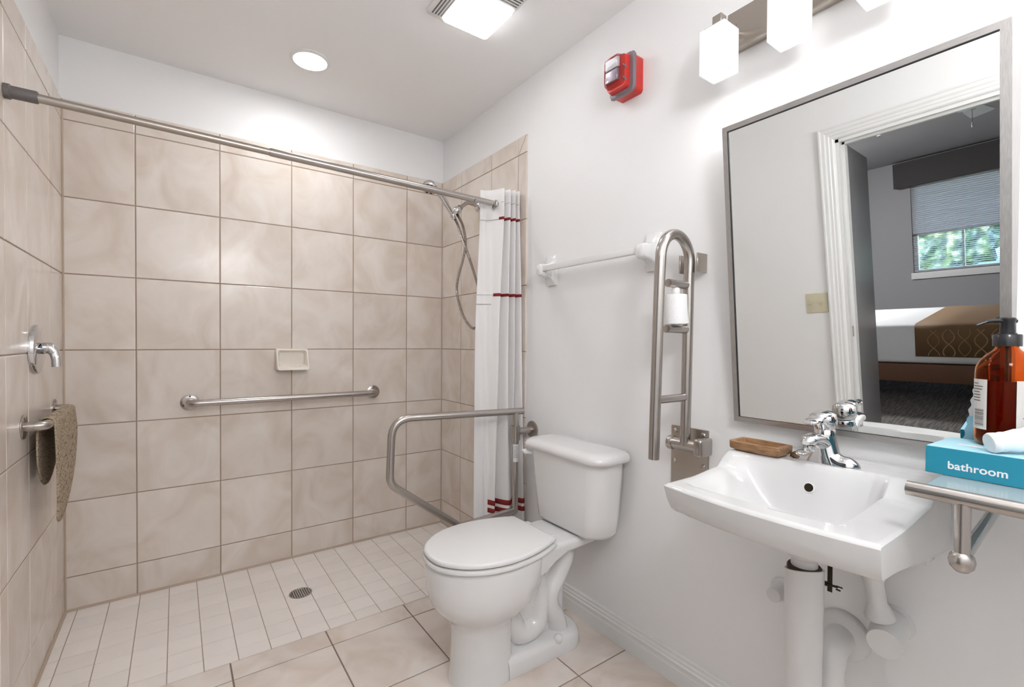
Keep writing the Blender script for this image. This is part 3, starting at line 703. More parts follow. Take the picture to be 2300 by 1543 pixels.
# web and trapway
bm = new_bm()
wb = []
for x, zt, hw in ((0.93, 0.37, 0.050), (1.0, 0.39, 0.045), (1.08, 0.395, 0.040), (1.16, 0.395, 0.036), (1.225, 0.395, 0.036), (1.245, 0.39, 0.02)):
    wb.append([Vector((x, CYT + v.x, v.y)) for v in rrect(0, (zt + 0.03) / 2, hw, (zt - 0.03) / 2, 0.01, 0, 3)])
add_loft(bm, wb); obj('web', bm, M_cer, toi, angle=50)
bm = new_bm()
tp = catmull([(0.955, CYT, 0.215), (1.005, CYT, 0.115), (1.055, CYT, 0.098), (1.100, CYT, 0.120), (1.118, CYT, 0.185), (1.112, CYT, 0.26), (1.09, CYT, 0.33)], 8)
add_tube(bm, tp, [0.050 - 0.012 * sstep(22, 48, i) for i in range(len(tp))], 20, squash=((0, 1, 0), 1.5))
tp = catmull([(1.235, CYT, 0.400), (1.232, CYT, 0.335), (1.195, CYT, 0.270), (1.158, CYT, 0.215), (1.160, CYT, 0.160), (1.190, CYT, 0.105), (1.205, CYT, 0.05)], 8)
add_tube(bm, tp, 0.046, 20, squash=((0, 1, 0), 1.75))
obj('trapway', bm, M_cer, toi, angle=60)
for s in (-1, 1):
    lathe('bolt_cap', M_plas, toi, [(0.017, 0.0), (0.017, 0.008), (0.014, 0.016), (0.008, 0.021), (0, 0.022)], (1.155, CYT + s * 0.093, 0.058), (0, s * 0.55, 0.83), 20)
# seat and lid
def seat_ring(grow, z, xb, nb=12):
    tab = [(0.672, 0.0), (0.675, 0.030), (0.682, 0.058), (0.700, 0.090), (0.730, 0.122), (0.770, 0.150), (0.820, 0.170), (0.880, 0.180), (0.940, 0.1785), (1.00, 0.168), (1.06, 0.150), (1.112, 0.127)]
    pts = []
    sm_ = catmull([(a, b, 0) for a, b in tab], 5)
    up = [(v.x, v.y) for v in sm_]
    cx = 0.90
    def g(x, y): 
        dx, dy = (x - cx) * (1 + grow / 0.22), y * (1 + grow / 0.18); return cx + dx, dy
    ring = []
    for x, y in up:
        a, b = g(min(x, 1.2), y); ring.append(Vector((min(a, xb), CYT + b, z)))
    for x, y in up[:0:-1]:
        a, b = g(x, y); ring.append(Vector((min(a, xb), CYT - b, z)))
    return ring
bm = new_bm()
add_loft(bm, [seat_ring(-0.010, 0.4475, 1.105), seat_ring(-0.002, 0.4485, 1.113), seat_ring(0.0, 0.451, 1.114), seat_ring(0.0, 0.458, 1.114), seat_ring(-0.003, 0.4635, 1.112), seat_ring(-0.009, 0.4655, 1.107)])
obj('lid', bm, M_plas, toi, angle=50)
bm = new_bm()
add_loft(bm, [seat_ring(-0.003, 0.428, 1.120), seat_ring(0.003, 0.4305, 1.122), seat_ring(0.005, 0.437, 1.122), seat_ring(0.002, 0.4425, 1.120), seat_ring(-0.012, 0.4445, 1.110)])
obj('seat', bm, M_plas, toi, angle=50)
for s in (-1, 1):
    bm = new_bm(); add_box(bm, 1.105, 1.150, CYT + s * 0.075 - 0.014, CYT + s * 0.075 + 0.014, 0.4275, 0.448, 0.005); obj('seat_hinge', bm, M_plas, toi)
    bm = new_bm(); add_box(bm, 0.80, 0.83, CYT + s * 0.14 - 0.008, CYT + s * 0.14 + 0.008, 0.4440, 0.4475, 0.001, 1); obj('lid_bumper', bm, M_gray, toi)
# tank
TKY = 1.400
def tk(x0, x1, y0, y1, z, r=0.05, bow=0.02):
    rg = rrect((x0 + x1) / 2, (y0 + y1) / 2, (x1 - x0) / 2, (y1 - y0) / 2, r, z, 8); out = []
    for v in rg:
        t = (v.y - (y0 + y1) / 2) / ((y1 - y0) / 2)
        if v.x < (x0 + x1) / 2: v = Vector((v.x - bow * (1 - t * t), v.y, v.z))
        out.append(v)
    return out
bm = new_bm()
tks = [(1.266, 1.375, 1.222, 1.540, 0.4305), (1.252, 1.378, 1.206, 1.556, 0.436), (1.242, 1.380, 1.197, 1.563, 0.452), (1.238, 1.380, 1.191, 1.567, 0.50), (1.233, 1.380, 1.182, 1.574, 0.58), (1.227, 1.380, 1.175, 1.581, 0.66), (1.224, 1.380, 1.171, 1.587, 0.724)]
add_loft(bm, [tk(*t[:4], t[4], 0.055, 0.034) for t in tks]); obj('tank', bm, M_cer, toi, angle=60)
bm = new_bm()
lds = [(1.222, 1.383, 1.164, 1.594, 0.722), (1.210, 1.387, 1.152, 1.606, 0.726), (1.204, 1.389, 1.146, 1.612, 0.735), (1.204, 1.389, 1.146, 1.612, 0.744), (1.211, 1.387, 1.152, 1.606, 0.755), (1.224, 1.380, 1.164, 1.594, 0.7615), (1.246, 1.37, 1.186, 1.572, 0.764)]
add_loft(bm, [tk(*t[:4], t[4], 0.050, 0.034) for t in lds]); obj('tank_lid', bm, M_cer, toi, angle=60)
fh = new_bm(); add_tube(fh, catmull([(1.226, 1.568, 0.700), (1.205, 1.580, 0.703), (1.195, 1.582, 0.708), (1.187, 1.585, 0.711)], 5), [0.011] * 5 + [0.012] * 5 + [0.010, 0.009, 0.008, 0.007, 0.006, 0.005], 12, squash=((0, 0, 1), 0.8))
o = obj('flush_handle', fh, M_plas, toi)

# ================================================================ TOWEL BAR (ceramic)
tb = thing('towel_bar', 'white ceramic towel bar on the wall above the toilet tank', 'towel bar', (XR, 1.35, 1.49))
XP = XR + E_
for yc in (1.640, 1.080):
    bm = new_bm()
    def yz(hy, z0, z1, x, r): return [Vector((x, yc + v.x, v.y)) for v in rrect(0, (z0 + z1) / 2, hy, (z1 - z0) / 2, r, 0, 4)]
    add_loft(bm, [yz(0.032, 1.424, 1.560, XP - 0.0005, 0.006), yz(0.032, 1.424, 1.560, XP - 0.012, 0.006), yz(0.026, 1.436, 1.546, XP - 0.018, 0.008), yz(0.020, 1.455, 1.524, XP - 0.030, 0.008),
                  yz(0.019, 1.463, 1.516, XP - 0.052, 0.008), yz(0.020, 1.462, 1.517, XP - 0.068, 0.010), yz(0.019, 1.467, 1.512, XP - 0.084, 0.012), yz(0.011, 1.476, 1.502, XP - 0.090, 0.010)])
    obj('bracket', bm, M_cer, tb, angle=35)
box('bar', M_cer, tb, XP - 0.078, XP - 0.056, 1.100, 1.620, 1.482, 1.506, 0.003)

# ================================================================ FOLD-UP RAIL with paper holder
fr = thing('folded_grab_bar', 'fold-up U-shaped steel grab bar locked upright on the wall between toilet and sink', 'grab bar', (1.394, 0.925, 0.80))
box('mounting_plate', M_nickel, fr, XP - 0.007, XP - 0.0005, 0.858, 0.998, 0.60, 0.885, 0.003)
for y, z in ((0.980, 0.868), (0.876, 0.868), (0.983, 0.765), (0.876, 0.765)):
    lathe('bolt', M_steel, fr, [(0.008, 0), (0.008, 0.002), (0.005, 0.005), (0, 0.0055)], (XP - 0.0068, y, z), (-1, 0, 0), 14)
yb = 0.912
lathe('hinge_barrel', M_steel, fr, [(0.019, 0), (0.019, 0.115), (0, 0.115)], (1.352, 0.965, 0.835), (0, -1, 0), 24)
lathe('hinge_knob', M_steel, fr, [(0.0225, 0), (0.0235, 0.003), (0.0235, 0.014), (0.0215, 0.018)], (1.352, 0.976, 0.835), (0, -1, 0), 28)
bm = new_bm(); add_box(bm, 1.326, XP - 0.004, 0.843, 0.872, 0.806, 0.864, 0.010, 3); obj('hinge_block', bm, M_steel, fr)
path = [(1.350, yb, 0.835), (1.349, 0.905, 1.40)]
R_ = 0.074; cx_ = 1.272; cz_ = 1.425
arc = [Vector((cx_ + R_ * cos(a), 0.903, cz_ + R_ * 1.10 * sin(a))) for a in [pi * k / 20 for k in range(21)]]
full = [Vector((1.346, yb, 0.835)), Vector((1.346, 0.905, 1.38))] + arc + [Vector((1.196, 0.905, 1.36)), Vector((1.186, 0.912, 0.812))]
bm = new_bm(); add_tube(bm, full, 0.0165, 24); obj('u_tube', bm, M_steel, fr)
for z, tipx in ((1.352, 1.238), (1.210, 1.232)):
    tube('paper_post', M_steel, fr, [(1.342, 0.907, z), (tipx, 0.905, z + 0.001)], 0.0125, 20)
tube('cross_bar', M_steel, fr, [(1.200, 0.910, 0.992), (1.345, 0.910, 0.992)], 0.0125, 20)
for y in (0.876, 0.940):
    box('wall_clip', M_nickel, fr, 1.345, XP - 0.0005, y - 0.0025, y + 0.0025, 1.395, 1.455, 0.001, 1)
tr = thing('toilet_paper_roll', 'nearly used toilet paper roll on a white spindle held in the folded steel bar', 'toilet paper', (1.278, 0.903, 1.222))
lathe('roll', M_paper, tr, [(0.0195, 0.0), (0.0335, 0.0), (0.034, 0.002), (0.034, 0.090), (0.0335, 0.092), (0.0195, 0.092)], (1.276, 0.904, 1.2265), seg=36, caps=False)
lathe('core', M_label, tr, [(0.0195, 0.0), (0.0195, 0.092), (0.018, 0.092), (0.018, 0.0)], (1.276, 0.904, 1.2265), seg=30, caps=False)
lathe('spindle', M_plas, tr, [(0.011, 0.0), (0.011, 0.095), (0.013, 0.098), (0.013, 0.112), (0.009, 0.117)], (1.276, 0.904, 1.2235), seg=24)
bm = new_bm()
rr = []
for i in range(9):
    t = i / 8; z = 1.3165 - t * 0.088
    rr.append([bm.verts.new((1.276 + 0.0345 * cos(a) + (0.010 * t * t if a < -0.2 else 0.0), 0.904 + 0.0345 * sin(a) , z)) for a in [-1.9 + k * 0.17 for k in range(10)]])
for a, b in zip(rr, rr[1:]):
    for k in range(9): bm.faces.new((a[k], a[k + 1], b[k + 1], b[k]))
obj('loose_sheet', bm, M_paper, tr, angle=80)

# ================================================================ FIRE ALARM STROBE
al = thing('fire_alarm_strobe', 'red fire alarm strobe with clear lens high on the right wall', 'fire alarm', (XP, 1.192, 2.15))
def yzr(y0, y1, z0, z1, x, r=0.012): return [Vector((x, v.x, v.y)) for v in rrect((y0 + y1) / 2, (z0 + z1) / 2, (y1 - y0) / 2, (z1 - z0) / 2, r, 0, 4)]
bm = new_bm(); add_loft(bm, [yzr(1.140, 1.244, 2.086, 2.217, XP - 0.0005, 0.012), yzr(1.138, 1.245, 2.085, 2.218, 1.358, 0.014), yzr(1.136, 1.247, 2.083, 2.220, 1.352, 0.016)]); obj('back_box', bm, M_red, al)
bm = new_bm(); add_loft(bm, [yzr(1.133, 1.250, 2.080, 2.224, 1.3515, 0.018), yzr(1.132, 1.251, 2.079, 2.225, 1.346, 0.018), yzr(1.136, 1.247, 2.083, 2.221, 1.338, 0.018)])
obj('lens_flange', bm, mat('smoked_clear_rim', (0.42, 0.36, 0.40), 0.08, 0, Transmission_Weight=0.5), al)
bm = new_bm(); add_loft(bm, [yzr(1.150, 1.243, 2.094, 2.215, 1.338, 0.012), yzr(1.153, 1.240, 2.098, 2.212, 1.316, 0.012)]); obj('sounder_body', bm, M_red, al)
bm = new_bm(); add_loft(bm, [yzr(1.163, 1.241, 2.108, 2.213, 1.317, 0.008), yzr(1.168, 1.240, 2.112, 2.213, 1.302, 0.008), yzr(1.172, 1.238, 2.122, 2.211, 1.297, 0.008)]); obj('clear_lens', bm, M_clear, al)
bm = new_bm(); add_box(bm, 1.3035, 1.3155, 1.180, 1.236, 2.170, 2.207, 0.002, 1); o = obj('strobe_reflector', bm, mat('strobe_white', (0.88, 0.88, 0.90), 0.25), al); o['label'] = 'bright white strobe window'
bm = new_bm(); add_box(bm, 1.3045, 1.3155, 1.180, 1.236, 2.126, 2.166, 0.002, 1); obj('strobe_tube_housing', bm, mat('lilac_grey', (0.40, 0.35, 0.40), 0.12, 0.5), al)
for k in range(2):
    tube('sounder_rib', M_dchrome, al, [(1.312, 1.145 + 0.0, 2.11 + k * 0.045), (1.312, 1.158, 2.125 + k * 0.045)], 0.003, 8)

# ================================================================ VANITY LIGHT
vl = thing('vanity_light', 'brushed nickel bath light bar with square opal glass shades above the mirror', 'wall light', (XR, 0.485, 2.11))
box('back_plate', M_nickel, vl, 1.372, XP - 0.0005, 0.17, 0.80, 2.050, 2.168, 0.003)
box('plate_lip', M_nickel, vl, 1.362, 1.374, 0.165, 0.805, 2.044, 2.053, 0.002)
for k, yc in enumerate((0.7715, 0.579, 0.3865, 0.194)):
    xc = 1.280
    sh = thing if False else None
    bm = new_bm()
    hx_, z0, z1 = 0.0385, 1.9455, 2.070
    rg = [rrect(xc, yc, hx_, hx_, 0.003, z, 3) for z in (z0, z1)]
    add_loft(bm, [rrect(xc, yc, hx_ - 0.004, hx_ - 0.004, 0.002, z0 + 0.012, 3), rrect(xc, yc, hx_ - 0.004, hx_ - 0.004, 0.002, z0, 3), rrect(xc, yc, hx_, hx_, 0.003, z0, 3), rrect(xc, yc, hx_, hx_, 0.003, z1, 3)], caps=False)
    f_ = [v for v in bm.verts if abs(v.co.z - z1) < 1e-6]; bmesh.ops.contextual_create(bm, geom=f_)
    s_ = obj('glass_shade', bm, M_shade, vl, angle=30)
    box('diffuser', M_bulb, s_, xc - hx_ + 0.004, xc + hx_ - 0.004, yc - hx_ + 0.004, yc + hx_ - 0.004, z0 + 0.003, z0 + 0.006)
    box('shade_holder', M_nickel, vl, xc - 0.030, xc + 0.030, yc - 0.030, yc + 0.030, 2.0705, 2.078, 0.001, 1)
    box('socket', M_nickel, vl, xc - 0.014, xc + 0.014, yc - 0.014, yc + 0.014, 2.078, 2.112, 0.0015, 1)
    tube('arm', M_nickel, vl, [(xc, yc, 2.100), (1.375, yc, 2.100)], 0.007, 14)
    for s in (-1, 1): lathe('thumb_screw', M_nickel, vl, [(0.0025, 0), (0.0025, 0.006), (0.004, 0.006), (0.004, 0.010), (0, 0.010)], (xc + 0.02, yc + s * 0.030, 2.0745), (0, s, 0), 10)

# ================================================================ TILTED MIRROR
mi = thing('tilted_mirror', 'large tilted mirror in a brushed metal frame above the sink', 'mirror', (1.37, 0.47, 0.934))
T_ = radians(5.75); P0 = Vector((1.370, 0.47, 0.934)); ax_u = Vector((-sin(T_), 0, cos(T_))); ax_n = Vector((-cos(T_), 0, -sin(T_)))
YA, YB, HM, FW = 0.182, 0.7615, 0.858, 0.0145
def mp(y, v, n): return Vector((P0.x, y, P0.z)) + ax_u * v + ax_n * n
def bar4(bm, y0, y1, v0, v1, n0, n1, inn=0.0015):
    """a frame bar as a box in mirror coordinates"""
    c = [mp(y, v, n) for n in (n0, n1) for v in (v0, v1) for y in (y0, y1)]
    vv = [bm.verts.new(p) for p in c]
    for f in ((0, 1, 3, 2), (4, 6, 7, 5), (0, 4, 5, 1), (2, 3, 7, 6), (0, 2, 6, 4), (1, 5, 7, 3)): bm.faces.new([vv[i] for i in f])
bm = new_bm(); bar4(bm, YA + FW - 0.002, YB - FW + 0.002, FW - 0.002, HM - FW + 0.002, -0.008, -0.0035); obj('mirror_glass', bm, M_mirror, mi, smooth=False)
for nm, a in (('frame_side', (YB - FW, YB, 0, HM)), ('frame_side', (YA, YA + FW * 1.15, 0, HM))):
    bm = new_bm(); bar4(bm, *a, -0.014, 0.0); obj(nm, bm, M_frame, mi, smooth=False)
for nm, a in (('frame_rail', (YA + FW * 1.15, YB - FW, 0, FW)), ('frame_rail', (YA + FW * 1.15, YB - FW, HM - FW, HM))):
    bm = new_bm(); bar4(bm, *a, -0.014, 0.0); obj(nm, bm, M_frame_h, mi, smooth=False)
bm = new_bm(); bar4(bm, YB - FW - 0.0022, YB - FW, FW, HM - FW, -0.0035, -0.0006); bar4(bm, YA + FW, YB - FW, HM - FW - 0.0022, HM - FW, -0.0035, -0.0006); bar4(bm, YA + FW, YB - FW, FW, FW + 0.0008, -0.0035, -0.0015)
obj('dark_channel_strip', bm, M_black, mi, smooth=False)  # black strips stand for the dark frame channel and its reflection in the glass
for y in (YB - 0.001, YA + 0.001):    # wedge cheeks back to the wall
    bm = new_bm(); s_ = 0.002 if y > 0.5 else -0.002
    prism(bm, [mp(y, 0.0, -0.0135), mp(y, HM, -0.0135), Vector((XP - 0.001, y, mp(y, HM, 0).z + 0.008)), Vector((XP - 0.001, y, P0.z + 0.001))], (0, -s_, 0))
    obj('side_cheek', bm, M_frame, mi, smooth=False)
bm = new_bm(); t0 = mp(0, HM, -0.0135)
prism(bm, [Vector((t0.x, YA + 0.002, t0.z)), Vector((XP - 0.001, YA + 0.002, t0.z + 0.008)), Vector((XP - 0.001, YA + 0.002, t0.z + 0.006)), Vector((t0.x, YA + 0.002, t0.z - 0.002))], (0, YB - YA - 0.004, 0)); obj('top_cheek', bm, M_frame_h, mi, smooth=False)

# ================================================================ SINK
sk = thing('wall_hung_sink', 'white wall-hung rectangular sink below the mirror', 'sink', (1.2, 0.4875, 0.72))
SX0, SX1, SY0, SY1 = 0.957, 1.3925, 0.275, 0.702
nxs, nys = 84, 84
def xsh(y): return 0.060 * sstep(0.56, 0.31, y)
def deck_z(x, y):
    z = 0.830 + 0.010 * sstep(1.05, 1.19 + xsh(y), x) + 0.035 * sstep(1.168 + xsh(y), 1.236 + xsh(y), x)
    z += 0.006 * sstep(1.352, 1.366, x)
    return z
def basin(x, y):
    fr_ = 0.990 + 0.012 * sstep(0.5, 0.28, y); bk = 1.250 + xsh(y) * 0.8; ry = 0.352; ly = 0.684
    fx_ = sstep(fr_, fr_ + 0.028, x) * (1 - sstep(bk - 0.055, bk, x))
    a = sstep(ry, ry + 0.035, y); b = 1 - sstep(ly - 0.150, ly, y)
    return fx_, a, b
def zt(x, y):
    f, a, b = basin(x, y); d = f * a * b
    fl = 0.742
    z = deck_z(x, y); return z + (fl - z) * (d ** 0.85)
def front_bow(y): t = (y - (SY0 + SY1) / 2) / ((SY1 - SY0) / 2); return -0.020 * (1 - t * t)
bm = new_bm(); gv = []
def sxy(i, j):
    x = SX0 + (SX1 - SX0) * (i / nxs) ** 1.0; y = SY0 + (SY1 - SY0) * j / nys
    x += front_bow(y) * (1 - i / nxs) ** 2
    return x, y
for i in range(nxs + 1):
    gv.append([])
    for j in range(nys + 1):
        x, y = sxy(i, j); e = 0
        if i == 0: x -= 0.0; e = 0.003
        if j in (0, nys): e = 0.003
        z = zt(x, y) - e
        gv[-1].append(bm.verts.new((x, y, z)))
for i in range(nxs):
    for j in range(nys): bm.faces.new((gv[i][j], gv[i + 1][j], gv[i + 1][j + 1], gv[i][j + 1]))
# skirt
border = [(i, 0) for i in range(nxs + 1)] + [(nxs, j) for j in range(1, nys + 1)] + [(i, nys) for i in range(nxs - 1, -1, -1)] + [(0, j) for j in range(nys - 1, 0, -1)]
top_r = [gv[i][j] for i, j in border]
def skirt(inset, fz):
    out = []
    cx, cy = (SX0 + SX1) / 2, (SY0 + SY1) / 2
    for v in top_r:
        x, y = v.co.x, v.co.y
        nx = min(1392.5e-3, x + inset * (1 if x < cx else 0) * sstep(1.1, 0.97, x)); ny_ = y + (cy - y) * (inset / 0.21) * (1.0 if y > cy else 0.12)
        out.append(bm.verts.new((nx, ny_, fz(x, v.co.z))))
    return out
botz = lambda x: 0.764 - 0.052 * sstep(0.95, 1.45, x)
r1 = skirt(-0.0022, lambda x, z: z - 0.004); r2_ = skirt(0.003, lambda x, z: botz(x) + 0.030); r3 = skirt(0.010, lambda x, z: botz(x) + 0.008); r4 = skirt(0.018, lambda x, z: botz(x)); r5 = skirt(0.09, lambda x, z: botz(x) - 0.006)
rs = [top_r, r1, r2_, r3, r4, r5]
for a, b in zip(rs, rs[1:]):
    n = len(a)
    for k in range(n): bm.faces.new((a[k], b[k], b[(k + 1) % n], a[(k + 1) % n]))
bm.faces.new(r5)
obj('basin', bm, M_sink, sk, angle=38)
# overflow
ox = 1.25
while zt(ox, 0.4985) > 0.822: ox -= 0.0005
gr = (zt(ox + 0.004, 0.4985) - zt(ox - 0.004, 0.4985)) / 0.008
on_ = Vector((-gr, 0, 1)).normalized(); op = Vector((ox, 0.4985, zt(ox, 0.4985)))
lathe('overflow_ring', M_plas, sk, [(0.0125, -0.006), (0.0125, 0.0015), (0.010, 0.0025)], op, on_, 24)
lathe('overflow_cap', M_dark, sk, [(0.0100, -0.006), (0.0100, 0.0028), (0.006, 0.0034), (0, 0.0036)], op, on_, 24)
# bracket lip below right side
box('hanger_bracket', M_cer, sk, 1.33, 1.392, 0.300, 0.36, 0.685, 0.712, 0.003)

# faucet
fa = thing('sink_faucet', 'chrome single-lever faucet on the sink deck', 'faucet', (1.305, 0.495, 0.875))
FX, FY, FZ = 1.306, 0.495, 0.8755
bm = new_bm(); bl_ = []
for k in range(33):
    t = -1 + 2 * k / 32; y = FY + t * 0.078
    hw = 0.0245 * (1 - abs(t) ** 5) ** 0.5 + 0.0005; hz = 0.013 + 0.052 * math.exp(-(t / 0.36) ** 2) + 0.008 * math.exp(-((abs(t) - 0.72) / 0.2) ** 2); hz *= (1 - abs(t) ** 6) ** 0.5 if abs(t) < 1 else 0.02
    hz = max(hz, 0.002)
    bl_.append([Vector((FX + hw * cos(a), y, FZ + hz * max(0, sin(a)) ** 0.8)) if sin(a) >= 0 else Vector((FX + hw * cos(a), y, FZ)) for a in [2 * pi * q / 20 for q in range(20)]])
add_loft(bm, bl_); obj('base', bm, M_chrome, fa, angle=60)
bm = new_bm()
add_loft(bm, [rrect(FX + dx, FY, hx__, hy__, min(hx__, hy__) * 0.95, FZ + z, 6) for dx, hx__, hy__, z in ((0, 0.026, 0.046, 0.0), (0, 0.025, 0.036, 0.02), (0.002, 0.024, 0.028, 0.045), (0.003, 0.0235, 0.024, 0.065), (0.004, 0.023, 0.023, 0.080), (0.004, 0.020, 0.020, 0.085))]); obj('body', bm, M_chrome, fa, angle=60)
sp = catmull([(FX - 0.005, FY, FZ + 0.044), (FX - 0.040, FY, FZ + 0.060), (FX - 0.075, FY, FZ + 0.064), (FX - 0.100, FY, FZ + 0.058)], 6)
tube('spout', M_chrome, fa, sp, [0.0215 - 0.0002 * i for i in range(len(sp) - 3)] + [0.015, 0.0125, 0.008], 18, squash=((0, 0, 1), 0.72))
lathe('aerator', M_chrome, fa, [(0.0115, 0), (0.0115, 0.012), (0.0105, 0.014), (0, 0.014)], (FX - 0.084, FY, FZ + 0.051), (0, 0, -1), 16)
bm = new_bm(); add_lathe(bm, [(0.0235, 0), (0.0265, 0.008), (0.0275, 0.020), (0.0255, 0.033), (0.017, 0.041), (0, 0.044)], (FX + 0.004, FY, FZ + 0.084), (-0.12, 0, 1), 24); obj('handle_cap', bm, M_chrome, fa)
lv = catmull([(FX + 0.012, FY, FZ + 0.114), (FX - 0.022, FY, FZ + 0.119), (FX - 0.052, FY, FZ + 0.110), (FX - 0.075, FY, FZ + 0.105), (FX - 0.094, FY, FZ + 0.107)], 6)
tube('lever', M_chrome, fa, lv, [0.021] * 6 + [0.019] * 4 + [0.017] * 6 + [0.0145] * 5 + [0.013, 0.012, 0.011, 0.009], 16, squash=((0, 0, 1), 0.42))
lathe('temperature_dot', M_red, fa, [(0.0035, 0), (0.003, 0.0012), (0, 0.0014)], (FX - 0.0235, FY + 0.003, FZ + 0.100), (-1, 0, 0.05), 12)

# wooden soap dish
wd = thing('wooden_soap_dish', 'brown wooden soap dish with hollow top on the left end of the sink deck', 'soap dish', (1.31, 0.63, 0.875))
bm = new_bm()
def oct_(cx, cy, hx, hy, z, c=0.35):
    return [Vector((cx + a * hx, cy + b * hy, z)) for a, b in ((1, 1 - c * 0.45), (1 - c * 0.3, 1), (-(1 - c * 0.3), 1), (-1, 1 - c * 0.45), (-1.06, 0.3), (-1.06, -0.3), (-1, -(1 - c * 0.45)), (-(1 - c * 0.3), -1), (1 - c * 0.3, -1), (1, -(1 - c * 0.45)), (1.06, -0.3), (1.06, 0.3))]
wx, wy, wz = 1.276, 0.636, 0.8755
add_loft(bm, [oct_(wx, wy, 0.035, 0.064, wz + 0.004), oct_(wx, wy, 0.037, 0.0665, wz + 0.008), oct_(wx, wy, 0.0375, 0.067, wz + 0.0245), oct_(wx, wy, 0.0365, 0.066, wz + 0.026), oct_(wx, wy, 0.0300, 0.055, wz + 0.026), oct_(wx, wy, 0.0285, 0.051, wz + 0.012), oct_(wx, wy, 0.020, 0.04, wz + 0.009)])
obj('tray', bm, M_wood, wd, angle=35)
for s in (-1, 1): box('foot', M_wood, wd, wx + s * 0.022 - 0.008, wx + s * 0.022 + 0.008, wy - 0.056, wy + 0.056, wz, wz + 0.006, 0.002, 1)

# ================================================================ PLUMBING under the sink
pt = thing('drain_pipe', 'white padded drain pipe cover hanging under the middle of the sink', 'pipe', (1.215, 0.50, 0.30))
TX, TY = 1.215, 0.498
lathe('tailpiece', M_flange_w, pt, [(0.028, 0), (0.028, 0.045), (0.0375, 0.052), (0.0375, 0.10)], (TX, TY, 0.612), seg=28)
bm = new_bm(); rg_ = []
for z, r, dz in ((0.262, 0.026, 0), (0.285, 0.034, 0), (0.33, 0.038, 0), (0.50, 0.040, 0), (0.632, 0.041, 1), (0.632, 0.037, 1), (0.58, 0.036, 1)):
    rg_.append([Vector((TX + r * cos(a), TY + r * sin(a), z + (0.0 if not dz else -0.010 * cos(a - 1.0)))) for a in [2 * pi * k / 32 for k in range(32)]])
add_loft(bm, rg_, caps=False); bmesh.ops.contextual_create(bm, geom=[v for v in bm.verts if v.co.z < 0.2625]); obj('insulation_sleeve', bm, M_flange_w, pt, angle=60)
bm = new_bm(); add_lathe(bm, [(0.0350, 0), (0.0365, 0.010), (0.0365, 0.026), (0.034, 0.029)], (TX, TY, 0.612), seg=30); o = obj('slip_nut', bm, M_dark, pt); o['label'] = 'dark metal nut showing at the sleeve opening'
tube('trap_elbow', M_flange_w, pt, catmull([(TX, TY, 0.285), (TX + 0.010, TY - 0.005, 0.245), (TX + 0.045, TY - 0.012, 0.222), (TX + 0.085, TY - 0.018, 0.245), (TX + 0.098, TY - 0.02, 0.300)], 7), 0.033, 22)
tube('trap_riser', M_flange_w, pt, catmull([(TX + 0.098, TY - 0.02, 0.318), (TX + 0.100, TY - 0.02, 0.37), (TX + 0.115, TY - 0.02, 0.405), (TX + 0.16, TY - 0.02, 0.418), (XP - 0.004, TY - 0.02, 0.42)], 7), [0.031] * 8 + [0.033] * 21, 22)
tube('riser_gap', M_dark, pt, [(TX + 0.098, TY - 0.02, 0.298), (TX + 0.098, TY - 0.02, 0.321)], 0.029, 20)
lathe('wall_escutcheon', M_flange_w, pt, [(0.062, 0), (0.062, 0.006), (0.055, 0.016), (0.036, 0.022)], (XP - 0.0005, TY - 0.02, 0.42), (-1, 0, 0), 36)
pk = thing('pop_up_linkage', 'dark metal pop-up drain strap with wing screw hanging under the sink', 'drain linkage', (1.24, 0.452, 0.6))
box('strap', M_dark, pk, 1.2365, 1.2380, 0.447, 0.457, 0.590, 0.712)
tube('pivot_rod', M_dark, pk, [(1.2372, 0.466, 0.605), (1.2372, 0.436, 0.607)], 0.0028, 8)
lathe('thumb_screw', M_dark, pk, [(0.0055, -0.004), (0.0055, 0.004)], (1.2372, 0.4615, 0.606), (0, 1, 0), 12)
bm = new_bm(); add_box(bm, 1.236, 1.2385, 0.426, 0.440, 0.607, 0.6105, 0.001, 1); add_box(bm, 1.236, 1.2385, 0.430, 0.440, 0.599, 0.603, 0.001, 1); obj('wing', bm, M_dark, pk)
rs_ = thing('supply_valve', 'white covered shutoff valve and supply pipe right of the drain under the sink', 'pipe', (1.36, 0.385, 0.5))
SVY = 0.388
tube('supply_tube', M_flange_w, rs_, catmull([(1.318, 0.400, 0.70), (1.322, 0.394, 0.62), (1.330, 0.388, 0.565), (1.335, 0.384, 0.53)], 6), [0.022] * 7 + [0.019] * 6 + [0.022, 0.024, 0.026, 0.028, 0.030, 0.030], 20)
vd = Vector((-0.85, -0.10, -0.12)).normalized()
lathe('valve_cover', M_flange_w, rs_, [(0.036, 0), (0.036, 0.030), (0.034, 0.082), (0.033, 0.088), (0, 0.089)], (1.385, 0.375, 0.502), vd, 32)
lathe('wall_escutcheon', M_flange_w, rs_, [(0.040, 0), (0.040, 0.004), (0.030, 0.010)], (XP - 0.0005, 0.374, 0.502), (-1, 0, 0), 28)
ls_ = thing('supply_valve', 'small white shutoff valve behind the left of the drain pipe under the sink', 'pipe', (1.37, 0.62, 0.48))
lathe('valve_cover', M_flange_w, ls_, [(0.022, 0), (0.022, 0.03), (0.019, 0.055), (0, 0.056)], (XP - 0.001, 0.628, 0.470), (-1, 0, 0), 28)
lathe('wall_escutcheon', M_flange_w, ls_, [(0.032, 0), (0.032, 0.004), (0.024, 0.008)], (XP - 0.0005, 0.628, 0.470), (-1, 0, 0), 28)

